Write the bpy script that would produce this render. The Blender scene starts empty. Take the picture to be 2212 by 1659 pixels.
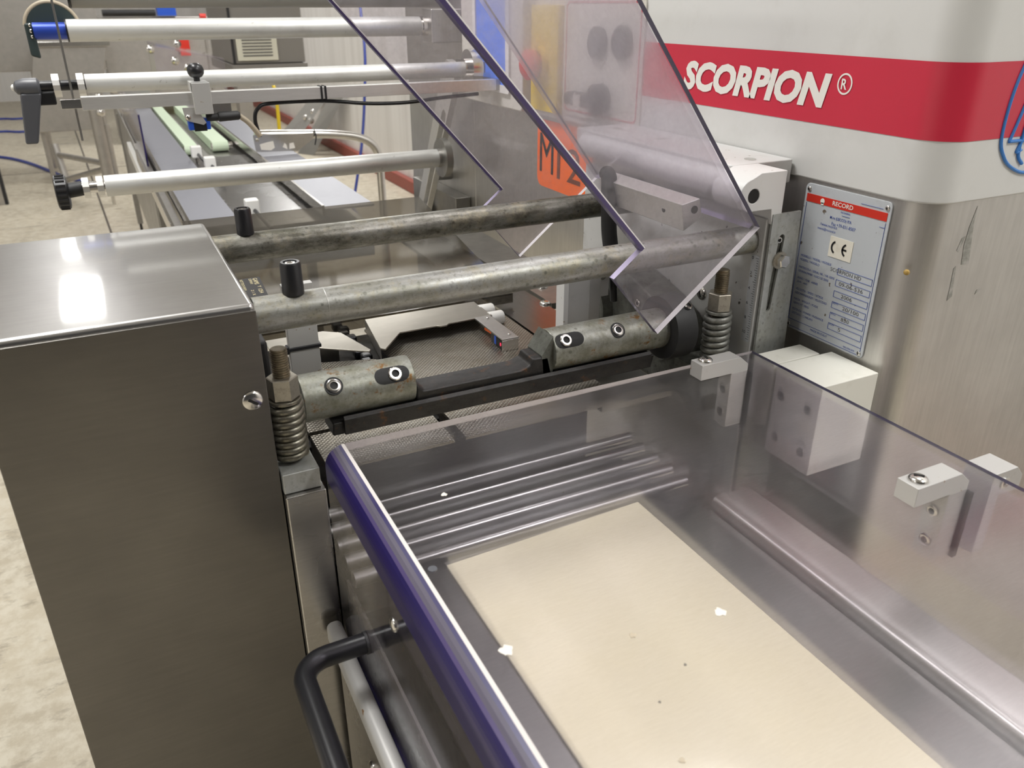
import bpy, bmesh, math, random
from mathutils import Vector, Matrix
random.seed(7)
SC = bpy.context.scene
COL = SC.collection
# ------------------------------------------------------------------ camera, exposure
PITCH, YAW, EYE = math.radians(25.42), math.radians(26.65), Vector((0, 0, 1.55))
cam = bpy.data.cameras.new('camera')
co = bpy.data.objects.new('camera', cam); COL.objects.link(co)
cam.sensor_width = 36.0; cam.lens = 36.0 * 1735.0 / 2212.0
cam.clip_start = 0.01; cam.clip_end = 60
co.location = EYE
co.rotation_euler = (math.pi / 2 - PITCH, 0, -YAW)
cam.dof.use_dof = True; cam.dof.focus_distance = 1.15; cam.dof.aperture_fstop = cam.lens / 1000 / 0.0032
SC.camera = co
SC.view_settings.view_transform = 'Standard'; SC.view_settings.look = 'None'
SC.view_settings.exposure = -1.35; SC.view_settings.gamma = 1.0; SC.view_settings.use_curve_mapping = False
# ------------------------------------------------------------------ dim ambient light of the hall, ceiling lamps and added fill lamps
w = bpy.data.worlds.new('hall'); SC.world = w; w.use_nodes = True
w.node_tree.nodes['Background'].inputs[0].default_value = (1.0, 0.98, 0.96, 1)
w.node_tree.nodes['Background'].inputs[1].default_value = 0.12
def lamp(x, y, z, sx, sy, power, col=(1.0, 0.992, 0.972)):
    l = bpy.data.lights.new('ceiling_and_fill_lamp', 'AREA'); l.shape = 'RECTANGLE'; l.size = sx; l.size_y = sy
    l.energy = power; l.color = col
    o = bpy.data.objects.new('ceiling_and_fill_lamp', l); COL.objects.link(o); o.location = (x, y, z)
    return o
for yy, p in ((1.75, 200), (4.35, 55), (6.95, 25), (9.57, 60), (12.2, 70)):
    lamp(-0.46, yy, 3.9, 0.40, 1.25, p)
for yy, p in ((0.2, 220), (3.6, 55), (6.8, 25), (10.0, 40)):
    lamp(-4.2, yy, 3.9, 0.40, 1.25, p)
for yy, p in ((-1.3, 180), (1.2, 110), (7.2, 170), (10.2, 170)):  # unseen lamps added to fill the cabinet front and the right wall
    lamp(1.75 if yy < 5 else 2.2, yy, 3.9, 0.40, 1.25, p)

# ------------------------------------------------------------------ mesh helpers
class MB:
    def __init__(s): s.b = bmesh.new()
    def quadbox(s, c):          # 8 corners, bottom ring then top ring
        v = [s.b.verts.new(p) for p in c]
        for f in ((0,1,2,3),(7,6,5,4),(0,4,5,1),(1,5,6,2),(2,6,7,3),(3,7,4,0)):
            s.b.faces.new([v[i] for i in f])
        return s
    def box(s, x0, x1, y0, y1, z0, z1):
        return s.quadbox([(x0,y0,z0),(x1,y0,z0),(x1,y1,z0),(x0,y1,z0),(x0,y0,z1),(x1,y0,z1),(x1,y1,z1),(x0,y1,z1)])
    def obox(s, c, ax, ay, az, hx, hy, hz):
        c = Vector(c); ax, ay, az = (Vector(a).normalized() for a in (ax, ay, az))
        P = [c + ax*i*hx + ay*j*hy + az*k*hz for k in (-1, 1) for i, j in ((-1,-1),(1,-1),(1,1),(-1,1))]
        return s.quadbox(P)
    def ring(s, c, u, v, r, n):
        return [s.b.verts.new(c + u*math.cos(2*math.pi*i/n)*r + v*math.sin(2*math.pi*i/n)*r) for i in range(n)]
    def lathe(s, p0, d, prof, n=32, cap=True):
        p0 = Vector(p0); d = Vector(d).normalized()
        u = d.orthogonal().normalized(); v = d.cross(u)
        R = [s.ring(p0 + d*t, u, v, max(r, 1e-5), n) for t, r in prof]
        for a, b in zip(R, R[1:]):
            for i in range(n): s.b.faces.new((a[i], a[(i+1)%n], b[(i+1)%n], b[i]))
        if cap:
            s.b.faces.new(R[0][::-1]); s.b.faces.new(R[-1])
        return s
    def cyl(s, p0, p1, r, r1=None, n=32):
        p0, p1 = Vector(p0), Vector(p1)
        return s.lathe(p0, p1-p0, [(0, r), ((p1-p0).length, r if r1 is None else r1)], n)
    def dome(s, p, d, r, h, base=0.001, n=28):
        pr = [(0, r), (base, r)] + [(base + h*math.sin(a), r*math.cos(a)) for a in [math.pi/2*k/6 for k in range(1, 7)]]
        return s.lathe(p, d, pr, n)
    def sweep(s, pts, r, n=14, cap=True):
        pts = [Vector(p) for p in pts]; R = []; u = None
        for i, p in enumerate(pts):
            t = (pts[min(i+1, len(pts)-1)] - pts[max(i-1, 0)]).normalized()
            u = t.orthogonal().normalized() if u is None else (u - t*u.dot(t)).normalized()
            R.append(s.ring(p, u, t.cross(u), r[i] if isinstance(r, (list, tuple)) else r, n))
        for a, b in zip(R, R[1:]):
            for i in range(n): s.b.faces.new((a[i], a[(i+1)%n], b[(i+1)%n], b[i]))
        if cap: s.b.faces.new(R[0][::-1]); s.b.faces.new(R[-1])
        return s
    def tube(s, pts, r, n=14, k=8):     # smooth curve through the points
        P = [Vector(p) for p in pts]; P = [P[0]*2-P[1]] + P + [P[-1]*2-P[-2]]; out = []
        for i in range(1, len(P)-2):
            for j in range(k):
                t = j/k; a, b, c, d = P[i-1:i+3]
                out.append(0.5*((2*b)+(c-a)*t+(2*a-5*b+4*c-d)*t*t+(3*b-a-3*c+d)*t**3))
        out.append(P[-2])
        return s.sweep(out, r, n)
    def prism(s, pts, axis, a0, a1, inner=None):
        def P(p, a):
            return {'x': (a, p[0], p[1]), 'y': (p[0], a, p[1]), 'z': (p[0], p[1], a)}[axis]
        lo = [s.b.verts.new(P(p, a0)) for p in pts]; hi = [s.b.verts.new(P(p, a1)) for p in pts]
        n = len(pts)
        for i in range(n): s.b.faces.new((lo[i], lo[(i+1)%n], hi[(i+1)%n], hi[i]))
        if not inner:
            s.b.faces.new(lo[::-1]); s.b.faces.new(hi); return s
        li = [[s.b.verts.new(P(p, a0)) for p in h] for h in inner]; hh = [[s.b.verts.new(P(p, a1)) for p in h] for h in inner]
        for L, H in zip(li, hh):
            m = len(L)
            for i in range(m): s.b.faces.new((L[i], H[i], H[(i+1)%m], L[(i+1)%m]))
        for outer, holes in ((lo, li), (hi, hh)):
            E = [s.b.edges.get((r[i], r[(i+1) % len(r)])) for r in [outer]+holes for i in range(len(r))]
            bmesh.ops.triangle_fill(s.b, use_beauty=True, use_dissolve=False, edges=E)
        return s
    def strip(s, path, z0, z1):         # open vertical band along a plan path
        lo = [s.b.verts.new((p[0], p[1], z0)) for p in path]; hi = [s.b.verts.new((p[0], p[1], z1)) for p in path]
        for i in range(len(path)-1): s.b.faces.new((lo[i], lo[i+1], hi[i+1], hi[i]))
        return s
    def helix(s, p0, R, r, pitch, turns, n=10, seg=24):
        p0 = Vector(p0); N = int(turns*seg)
        return s.sweep([p0 + Vector((R*math.cos(2*math.pi*i/seg), R*math.sin(2*math.pi*i/seg), pitch*i/seg)) for i in range(N+1)], r, n)
    def text(s, body, o, xd, yd, width=None, height=None, size=0.01, shear=0.0, bold=0.0, depth=0.0004, center=False):
        c = bpy.data.curves.new('t', 'FONT'); c.body = body; c.size = 1.0; c.shear = shear; c.offset = bold; c.resolution_u = 3
        ob = bpy.data.objects.new('t', c); COL.objects.link(ob)
        bpy.context.view_layer.update()
        m = bpy.data.meshes.new_from_object(ob.evaluated_get(bpy.context.evaluated_depsgraph_get()))
        xs = [v.co.x for v in m.vertices]; ys = [v.co.y for v in m.vertices]
        x0, x1, y0, y1 = min(xs), max(xs), min(ys), max(ys)
        sx = width/(x1-x0) if width else size; sy = height/(y1-y0) if height else size
        if width and not height and size is None: sy = sx
        xd, yd = Vector(xd).normalized(), Vector(yd).normalized(); nd = xd.cross(yd); o = Vector(o)
        if not height: y0 = 0
        vs = [s.b.verts.new(o + xd*(v.co.x-x0)*sx + yd*(v.co.y-y0)*sy + nd*depth) for v in m.vertices]
        for p in m.polygons:
            try: s.b.faces.new([vs[i] for i in p.vertices])
            except ValueError: pass
        bpy.data.objects.remove(ob); bpy.data.curves.remove(c); bpy.data.meshes.remove(m)
        return s

WLOC = {}
def obj(name, mb, mat, parent=None, bevel=0.0, seg=2, smooth=True, keep=False, angle=38):
    me = bpy.data.meshes.new(name)
    if not keep: bmesh.ops.recalc_face_normals(mb.b, faces=mb.b.faces)
    if parent is not None and parent.name in WLOC:
        bmesh.ops.translate(mb.b, verts=mb.b.verts, vec=-WLOC[parent.name])
    mb.b.to_mesh(me); mb.b.free()
    o = bpy.data.objects.new(name, me); COL.objects.link(o)
    for m in (mat if isinstance(mat, (list, tuple)) else [mat]): me.materials.append(m)
    if smooth:
        for p in me.polygons: p.use_smooth = True
        me.set_sharp_from_angle(angle=math.radians(angle))
    if bevel:
        b = o.modifiers.new('b', 'BEVEL'); b.width = bevel; b.segments = seg; b.limit_method = 'ANGLE'; b.angle_limit = math.radians(40); b.harden_normals = smooth
    if parent is not None:
        o.parent = parent
        if parent.name in WLOC: WLOC[o.name] = WLOC[parent.name]
    return o
def tag(o, label, cat, group=None, kind=None):
    if label: o['label'] = label
    if cat: o['category'] = cat
    if group: o['group'] = group
    if kind: o['kind'] = kind
    return o
def thing(name, label, cat, loc=(0, 0, 0), group=None):
    o = bpy.data.objects.new(name, None); COL.objects.link(o); o.location = loc; o.empty_display_size = 0.05
    WLOC[o.name] = Vector(loc)
    return tag(o, label, cat, group)
def solo(name, mb, mat, label, cat, group=None, **k):
    return tag(obj(name, mb, mat, None, **k), label, cat, group)
def struct(name, mb, mat, **k):
    return tag(obj(name, mb, mat, None, **k), None, None, None, 'structure')

# ------------------------------------------------------------------ materials
def newmat(name):
    m = bpy.data.materials.new(name); m.use_nodes = True; t = m.node_tree
    return m, t, t.nodes['Principled BSDF']
def coords(t, scale=(1, 1, 1)):
    c = t.nodes.new('ShaderNodeTexCoord'); mp = t.nodes.new('ShaderNodeMapping'); mp.inputs['Scale'].default_value = scale
    t.links.new(c.outputs['Object'], mp.inputs[0]); return mp.outputs[0]
def noise(t, vec, scale, detail=4, rough=0.6):
    n = t.nodes.new('ShaderNodeTexNoise'); n.inputs['Scale'].default_value = scale; n.inputs['Detail'].default_value = detail
    n.inputs['Roughness'].default_value = rough; t.links.new(vec, n.inputs['Vector']); return n.outputs['Fac']
def ramp(t, fac, a, b, ca=(0, 0, 0, 1), cb=(1, 1, 1, 1)):
    r = t.nodes.new('ShaderNodeValToRGB'); e = r.color_ramp.elements
    e[0].position = a; e[1].position = b; e[0].color = ca; e[1].color = cb
    t.links.new(fac, r.inputs[0]); return r.outputs[0]
def mixc(t, fac, a, b):
    m = t.nodes.new('ShaderNodeMix'); m.data_type = 'RGBA'
    if isinstance(fac, float): m.inputs[0].default_value = fac
    else: t.links.new(fac, m.inputs[0])
    for i, v in ((6, a), (7, b)):
        if isinstance(v, tuple): m.inputs[i].default_value = v if len(v) == 4 else v + (1,)
        else: t.links.new(v, m.inputs[i])
    return m.outputs[2]
def bump(t, fac, strength, dist, bsdf):
    b = t.nodes.new('ShaderNodeBump'); b.inputs['Strength'].default_value = strength; b.inputs['Distance'].default_value = dist
    t.links.new(fac, b.inputs['Height']); t.links.new(b.outputs[0], bsdf.inputs['Normal'])
def plain(name, col, rough=0.5, metal=0.0, emit=None, es=0.0, coat=0.0):
    m, t, b = newmat(name); b.inputs['Base Color'].default_value = col + (1,); b.inputs['Roughness'].default_value = rough
    b.inputs['Metallic'].default_value = metal; b.inputs['Coat Weight'].default_value = coat
    if emit: b.inputs['Emission Color'].default_value = emit + (1,); b.inputs['Emission Strength'].default_value = es
    return m
def steel(name, col=(0.55, 0.54, 0.52), rough=0.3, stretch=(40, 2, 2), var=0.12, bs=0.03, dirt=None):
    m, t, b = newmat(name); b.inputs['Metallic'].default_value = 1.0
    v = coords(t, stretch); n = noise(t, v, 6, 5)
    big = noise(t, coords(t, (1, 1, 1)), 7, 4)
    c = mixc(t, ramp(t, n, 0.3, 0.7), tuple(x*(1-var) for x in col), tuple(min(1, x*(1+var)) for x in col))
    c = mixc(t, ramp(t, big, 0.35, 0.7), c, mixc(t, 0.25, c, tuple(x*0.55 for x in col)))
    if dirt:
        d = ramp(t, noise(t, coords(t, (1, 1, 1)), 34, 8, 0.75), 0.56, 0.72)
        c = mixc(t, d, c, dirt)
    t.links.new(c, b.inputs['Base Color'])
    rr = t.nodes.new('ShaderNodeMapRange'); rr.inputs[3].default_value = rough*0.8; rr.inputs[4].default_value = rough*1.3
    t.links.new(big, rr.inputs[0]); t.links.new(rr.outputs[0], b.inputs['Roughness'])
    bump(t, n, bs, 0.001, b)
    return m
def grimy(name, base, dark, rust, metal=0.7, rough=0.42, s=30, da=0.45, db=0.7, ra=0.62, rb=0.72, stretch=(0.35, 1, 1), spots=0.5):
    m, t, b = newmat(name)
    v = coords(t, stretch); v1 = coords(t)
    n1 = noise(t, v, s, 9, 0.75); n2 = noise(t, v1, s*6, 6, 0.75); n3 = noise(t, v1, s*0.9, 8, 0.75)
    c = mixc(t, ramp(t, n1, da, db), base, dark)
    c = mixc(t, ramp(t, n3, ra, rb), c, rust)
    c = mixc(t, ramp(t, n2, 0.52, 0.72), c, mixc(t, spots, c, tuple(x*0.4 for x in dark[:3]) + (1,)))
    vo = t.nodes.new('ShaderNodeTexVoronoi'); vo.inputs['Scale'].default_value = 85; t.links.new(v1, vo.inputs['Vector'])
    sp = t.nodes.new('ShaderNodeMath'); sp.operation = 'MULTIPLY'; t.links.new(ramp(t, vo.outputs['Distance'], 0.16, 0.24, (1, 1, 1, 1), (0, 0, 0, 1)), sp.inputs[0])
    t.links.new(ramp(t, noise(t, v1, 13, 3), 0.46, 0.6), sp.inputs[1])
    c = mixc(t, sp.outputs[0], c, mixc(t, spots, c, tuple(x*0.5 for x in dark[:3]) + (1,)))
    t.links.new(c, b.inputs['Base Color']); b.inputs['Metallic'].default_value = metal
    rr = t.nodes.new('ShaderNodeMapRange'); rr.inputs[3].default_value = rough*0.75; rr.inputs[4].default_value = rough*1.5
    t.links.new(n1, rr.inputs[0]); t.links.new(rr.outputs[0], b.inputs['Roughness'])
    bump(t, n2, 0.25, 0.0006, b)
    return m
def stained(name, col, dirt, rough=0.5, metal=0.0, s=9, a=0.55, b_=0.8, spots=None):
    m, t, b = newmat(name); v = coords(t)
    c = mixc(t, ramp(t, noise(t, v, s, 6, 0.65), a, b_), col, dirt)
    if spots: c = mixc(t, ramp(t, noise(t, v, 90, 3, 0.5), 0.70, 0.74), c, spots)
    t.links.new(c, b.inputs['Base Color']); b.inputs['Roughness'].default_value = rough; b.inputs['Metallic'].default_value = metal
    return m
def poly(name, tint=(0.93, 0.91, 0.96), haze=0.05, scat=0.0, spec=0.05, rough=0.06, hcol=(0.75, 0.72, 0.78), srough=1.0):
    """clear scratched polycarbonate; every face of the sheet carries it"""
    m = bpy.data.materials.new(name); m.use_nodes = True; t = m.node_tree; t.nodes.clear()
    out = t.nodes.new('ShaderNodeOutputMaterial')
    tr = t.nodes.new('ShaderNodeBsdfTransparent'); tr.inputs[0].default_value = tint + (1,)
    base = tr.outputs[0]
    def mix(f, a, b):
        x = t.nodes.new('ShaderNodeMixShader')
        if isinstance(f, float): x.inputs[0].default_value = f
        else: t.links.new(f, x.inputs[0])
        t.links.new(a, x.inputs[1]); t.links.new(b, x.inputs[2]); return x.outputs[0]
    v = coords(t, (3, 26, 3)); v2 = coords(t)
    sc = noise(t, v, 30, 6, 0.75); blot = noise(t, v2, 5, 5, 0.6)
    if scat:
        rf = t.nodes.new('ShaderNodeBsdfRefraction'); rf.inputs['Color'].default_value = tint + (1,)
        rf.inputs['Roughness'].default_value = srough; rf.inputs['IOR'].default_value = 1.035
        base = mix(scat, base, rf.outputs[0])
    df = t.nodes.new('ShaderNodeBsdfDiffuse'); df.inputs[0].default_value = hcol + (1,)
    tl = t.nodes.new('ShaderNodeBsdfTranslucent'); tl.inputs[0].default_value = hcol + (1,)
    hz = t.nodes.new('ShaderNodeMath'); hz.operation = 'MULTIPLY'; hz.inputs[1].default_value = haze*2.0
    mm = t.nodes.new('ShaderNodeMath'); mm.operation = 'MULTIPLY'
    t.links.new(ramp(t, sc, 0.25, 0.8), mm.inputs[0]); t.links.new(ramp(t, blot, 0.1, 0.75, (0.5,)*3+(1,)), mm.inputs[1])
    t.links.new(mm.outputs[0], hz.inputs[0])
    base = mix(hz.outputs[0], base, mix(0.5, df.outputs[0], tl.outputs[0]))
    gl = t.nodes.new('ShaderNodeBsdfGlossy'); gl.inputs['Roughness'].default_value = rough; gl.inputs[0].default_value = (1, 1, 1, 1)
    lw = t.nodes.new('ShaderNodeLayerWeight'); lw.inputs[0].default_value = 0.5
    pw = t.nodes.new('ShaderNodeMath'); pw.operation = 'POWER'; pw.inputs[1].default_value = 4.5
    t.links.new(lw.outputs['Facing'], pw.inputs[0])
    ma = t.nodes.new('ShaderNodeMath'); ma.operation = 'MULTIPLY_ADD'; ma.inputs[1].default_value = 0.55; ma.inputs[2].default_value = spec
    t.links.new(pw.outputs[0], ma.inputs[0])
    bp = t.nodes.new('ShaderNodeBump'); bp.inputs['Strength'].default_value = 0.04; bp.inputs['Distance'].default_value = 0.0005
    t.links.new(sc, bp.inputs['Height']); t.links.new(bp.outputs[0], gl.inputs['Normal'])
    t.links.new(mix(ma.outputs[0], base, gl.outputs[0]), out.inputs[0])
    return m

M = {}
M['sheet'] = steel('brushed stainless sheet', (0.50, 0.485, 0.465), 0.26, (3, 3, 60), 0.06, 0.02)
M['sheet_shaded'] = steel('brushed stainless with dim reflection painted in', (0.205, 0.195, 0.18), 0.30, (3, 3, 40), 0.05, 0.01)
M['sheetx'] = steel('stainless hood sheet', (0.44, 0.43, 0.42), 0.30, (2, 30, 30), 0.04, 0.006)
_b = M['sheetx'].node_tree.nodes['Principled BSDF']; _b.inputs['Coat Weight'].default_value = 0.8; _b.inputs['Coat Roughness'].default_value = 0.055; _b.inputs['Coat IOR'].default_value = 1.9
M['cab'] = steel('satin stainless panel', (0.62, 0.605, 0.58), 0.40, (30, 30, 2), 0.06, 0.02)
M['bright'] = steel('bright stainless', (0.72, 0.70, 0.67), 0.18, (8, 8, 8), 0.05, 0.01)
M['dull'] = steel('dull steel', (0.40, 0.39, 0.37), 0.4, (6, 6, 6), 0.1, 0.05)
M['warm'] = steel('warm worn stainless', (0.47, 0.445, 0.395), 0.38, (4, 12, 4), 0.06, 0.02)
M['deck'] = steel('polished deck steel', (0.36, 0.355, 0.35), 0.26, (20, 3, 3), 0.05, 0.01)
M['alu'] = steel('anodised aluminium', (0.82, 0.81, 0.79), 0.45, (4, 30, 30), 0.04, 0.02)
M['alutube'] = stained('aluminium roller tube', (0.66, 0.66, 0.64, 1), (0.55, 0.545, 0.52, 1), 0.40, 0.35, 14, 0.5, 0.8, (0.42, 0.41, 0.38))
M['rod'] = grimy('zinc plated rod with grime', (0.37, 0.37, 0.355, 1), (0.22, 0.215, 0.175, 1), (0.31, 0.285, 0.21, 1), 0.65, 0.38, 34, 0.40, 0.64, 0.52, 0.68, (0.35, 1, 1), 0.75)
M['rodold'] = grimy('rod dark with grime', (0.37, 0.365, 0.325, 1), (0.115, 0.11, 0.085, 1), (0.30, 0.27, 0.19, 1), 0.7, 0.36, 30, 0.38, 0.60, 0.52, 0.70, (0.35, 1, 1), 0.7)
M['jaw'] = grimy('galvanised jaw sleeve with rust', (0.31, 0.315, 0.28, 1), (0.19, 0.185, 0.14, 1), (0.21, 0.105, 0.03, 1), 0.75, 0.42, 40, 0.42, 0.66, 0.575, 0.65, (1, 1, 1), 0.5)
M['black_iron'] = grimy('blackened iron with rust', (0.035, 0.033, 0.032, 1), (0.015, 0.014, 0.014, 1), (0.13, 0.055, 0.02, 1), 0.5, 0.42, 55, 0.45, 0.7, 0.575, 0.70, (0.5, 1, 1))
M['cast'] = grimy('dirty cast housing', (0.17, 0.175, 0.155, 1), (0.075, 0.075, 0.062, 1), (0.13, 0.09, 0.05, 1), 0.5, 0.5, 30, 0.4, 0.7, 0.64, 0.75, (1, 1, 1))
M['spring'] = grimy('spring steel', (0.27, 0.255, 0.21, 1), (0.12, 0.11, 0.08, 1), (0.17, 0.125, 0.06, 1), 0.85, 0.33, 60, 0.42, 0.7, 0.6, 0.75, (1, 1, 1))
M['springold'] = grimy('grey spring steel', (0.30, 0.30, 0.275, 1), (0.14, 0.14, 0.12, 1), (0.16, 0.13, 0.08, 1), 0.7, 0.45, 60, 0.42, 0.7, 0.6, 0.75, (1, 1, 1))
M['stud'] = grimy('brown stained stud', (0.22, 0.18, 0.12, 1), (0.09, 0.075, 0.05, 1), (0.16, 0.09, 0.04, 1), 0.7, 0.42, 60, 0.4, 0.7, 0.55, 0.75, (1, 1, 1))
M['nut'] = grimy('worn nut', (0.45, 0.42, 0.36, 1), (0.24, 0.21, 0.16, 1), (0.20, 0.13, 0.06, 1), 0.85, 0.35, 40, 0.5, 0.75, 0.62, 0.75, (1, 1, 1))
M['angle'] = grimy('zinc angle with stains', (0.46, 0.475, 0.465, 1), (0.33, 0.325, 0.28, 1), (0.22, 0.18, 0.11, 1), 0.45, 0.34, 22, 0.42, 0.7, 0.58, 0.74, (1, 1, 0.3))
M['plate'] = stained('grey painted frame plate', (0.55, 0.55, 0.54, 1), (0.38, 0.375, 0.35, 1), 0.42, 0.2, 12, 0.5, 0.8, (0.07, 0.06, 0.05))
M['blockwhite'] = stained('milled aluminium block', (0.74, 0.74, 0.73, 1), (0.60, 0.59, 0.56, 1), 0.42, 0.1, 22, 0.6, 0.85, (0.30, 0.24, 0.17))
M['clampgrey'] = stained('grey cast bracket', (0.54, 0.535, 0.52, 1), (0.36, 0.345, 0.31, 1), 0.4, 0.3, 30, 0.62, 0.85, (0.28, 0.17, 0.09))
M['cream_block'] = stained('cream plastic block', (0.78, 0.77, 0.70, 1), (0.66, 0.65, 0.57, 1), 0.45, 0.0, 20)
M['white'] = stained('white enamel', (0.70, 0.70, 0.68, 1), (0.56, 0.555, 0.525, 1), 0.30, 0.0, 4, 0.5, 0.85)
M['scuff'] = stained('grey scuff', (0.30, 0.30, 0.27, 1), (0.48, 0.465, 0.44, 1), 0.5, 0.4, 60, 0.42, 0.6)
M['red'] = plain('red vinyl', (0.60, 0.030, 0.062), 0.30)
M['label_red'] = plain('red print', (0.62, 0.035, 0.02), 0.35)
M['ink_white'] = plain('white print', (0.86, 0.84, 0.78), 0.4)
M['ink_blue'] = plain('blue print', (0.045, 0.09, 0.36), 0.5)
M['ink_black'] = plain('black print', (0.012, 0.011, 0.012), 0.5)
M['ink_grey'] = plain('stamped grey print', (0.11, 0.105, 0.10), 0.5)
M['marker'] = plain('blue marker ink', (0.045, 0.22, 0.62), 0.4)
M['nameplate'] = stained('aluminium name plate', (0.52, 0.545, 0.57, 1), (0.43, 0.445, 0.46, 1), 0.35, 0.0, 30, 0.55, 0.8, (0.16, 0.13, 0.10))
M['ce'] = stained('off white sticker', (0.80, 0.76, 0.66, 1), (0.66, 0.60, 0.48, 1), 0.5, 0, 60)
M['orange'] = plain('orange label', (0.95, 0.16, 0.02), 0.45)
M['smear'] = plain('smeared black pen', (0.17, 0.045, 0.02), 0.6)
M['black'] = plain('black plastic', (0.014, 0.014, 0.016), 0.32)
M['blackm'] = plain('matt black rubber and gap shade', (0.02, 0.02, 0.021), 0.55)
M['knobgrey'] = plain('grey moulded lever', (0.085, 0.088, 0.10), 0.38)
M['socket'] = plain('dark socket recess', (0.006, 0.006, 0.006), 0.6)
M['blue'] = plain('blue anodised sleeve', (0.03, 0.07, 0.42), 0.3, 0.3)
M['bluepl'] = plain('blue plastic', (0.02, 0.10, 0.60), 0.4)
M['yellow'] = plain('yellow plastic', (0.80, 0.58, 0.02), 0.4)
M['yellowsheet'] = plain('pale yellow sheet', (0.75, 0.70, 0.25), 0.5)
M['redpl'] = plain('red plastic', (0.70, 0.035, 0.02), 0.35)
M['whitepl'] = plain('white plastic', (0.82, 0.81, 0.78), 0.4)
M['creampl'] = plain('cream enclosure plastic', (0.74, 0.72, 0.60), 0.5)
M['hmi'] = stained('beige panel frame', (0.66, 0.64, 0.58, 1), (0.55, 0.52, 0.46, 1), 0.45, 0, 20)
M['screen'] = plain('lit blue screen', (0.05, 0.12, 0.5), 0.2, 0, (0.13, 0.32, 1.0), 0.85)
M['led'] = plain('red led digits', (0.3, 0.0, 0.01), 0.4, 0, (1.0, 0.05, 0.12), 3.0)
M['greenbelt'] = plain('pale green belt', (0.62, 0.74, 0.56), 0.5)
M['belt'] = stained('cream belt', (0.80, 0.745, 0.55, 1), (0.765, 0.70, 0.475, 1), 0.5, 0, 5, 0.35, 0.8, (0.76, 0.69, 0.52))
M['hose'] = plain('blue hose rubber', (0.035, 0.06, 0.33), 0.4)
M['darkbox'] = plain('grey painted box', (0.26, 0.245, 0.225), 0.45, 0.3)
M['leanmat'] = stained('grey panel metal', (0.27, 0.26, 0.24, 1), (0.22, 0.21, 0.195, 1), 0.45, 0.2, 5)
M['farsteel'] = steel('grey stainless far machine', (0.50, 0.48, 0.455), 0.42, (4, 4, 4), 0.05, 0.02)
M['tarp'] = plain('dark green cover', (0.02, 0.035, 0.035), 0.6)
M['tan'] = plain('tan rim', (0.42, 0.36, 0.27), 0.5)
M['paper'] = plain('torn paper label', (0.70, 0.66, 0.60), 0.7)
M['zip'] = plain('black nylon tie', (0.012, 0.012, 0.014), 0.4)
M['poly_edge'] = plain('violet sheet edge', (0.017, 0.011, 0.080), 0.32)
M['poly_highlight'] = plain('sheet edge with painted highlight', (0.92, 0.90, 0.90), 0.3)  # light guided out of the edge, painted near white
M['poly_purple'] = plain('purple sheet edge', (0.085, 0.065, 0.16), 0.2)
M['film'] = stained('film covered deck', (0.27, 0.275, 0.315, 1), (0.22, 0.225, 0.26, 1), 0.40, 0.3, 4)
M['poly_lilac'] = plain('lilac sheet edge', (0.36, 0.31, 0.47), 0.2)
M['poly_reflect'] = plain('pale sheet edge with painted reflection', (0.66, 0.62, 0.60), 0.16)
M['poly_grey'] = plain('grey sheet edge', (0.11, 0.10, 0.135), 0.2)
M['lid'] = poly('hazed polycarbonate', (0.955, 0.94, 0.97), 0.06, 0.30, 0.045, 0.12, (0.82, 0.765, 0.81), 0.42)
M['lidclear'] = poly('hazed polycarbonate underside', (0.985, 0.98, 0.99), 0.0, 0.0, 0.01, 0.10)
M['poly'] = poly('clear polycarbonate', (0.96, 0.945, 0.97), 0.10, 0.0, 0.03, 0.05, (0.80, 0.77, 0.82))
M['polyblur'] = poly('scuffed polycarbonate', (0.955, 0.94, 0.965), 0.15, 0.4, 0.03, 0.06, (0.80, 0.77, 0.82))
M['polyclean'] = poly('clean polycarbonate', (0.95, 0.94, 0.97), 0.02, 0.0, 0.04, 0.04)
M['smoked'] = poly('smoked cover sheet', (0.52, 0.50, 0.46), 0.10, 0.0, 0.16, 0.02, (0.30, 0.28, 0.25))

def diamond_plate():
    m, t, b = newmat('pimpled steel plate'); b.inputs['Metallic'].default_value = 0.9
    v = coords(t)
    mp = t.nodes.new('ShaderNodeMapping'); mp.inputs['Rotation'].default_value = (0, 0, math.radians(45)); t.links.new(v, mp.inputs[0])
    vo = t.nodes.new('ShaderNodeTexVoronoi'); vo.inputs['Scale'].default_value = 215; vo.inputs['Randomness'].default_value = 0.0
    t.links.new(mp.outputs[0], vo.inputs['Vector'])
    d = ramp(t, vo.outputs['Distance'], 0.15, 0.5, (1, 1, 1, 1), (0, 0, 0, 1))
    n = noise(t, v, 22, 7, 0.7)
    c = mixc(t, ramp(t, n, 0.45, 0.75), (0.50, 0.47, 0.41), (0.33, 0.29, 0.22))
    c = mixc(t, d, mixc(t, 0.62, c, (0.09, 0.08, 0.065)), c)
    t.links.new(c, b.inputs['Base Color']); b.inputs['Roughness'].default_value = 0.38
    bump(t, d, 0.6, 0.0008, b)
    return m
M['pimple'] = diamond_plate()
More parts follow.
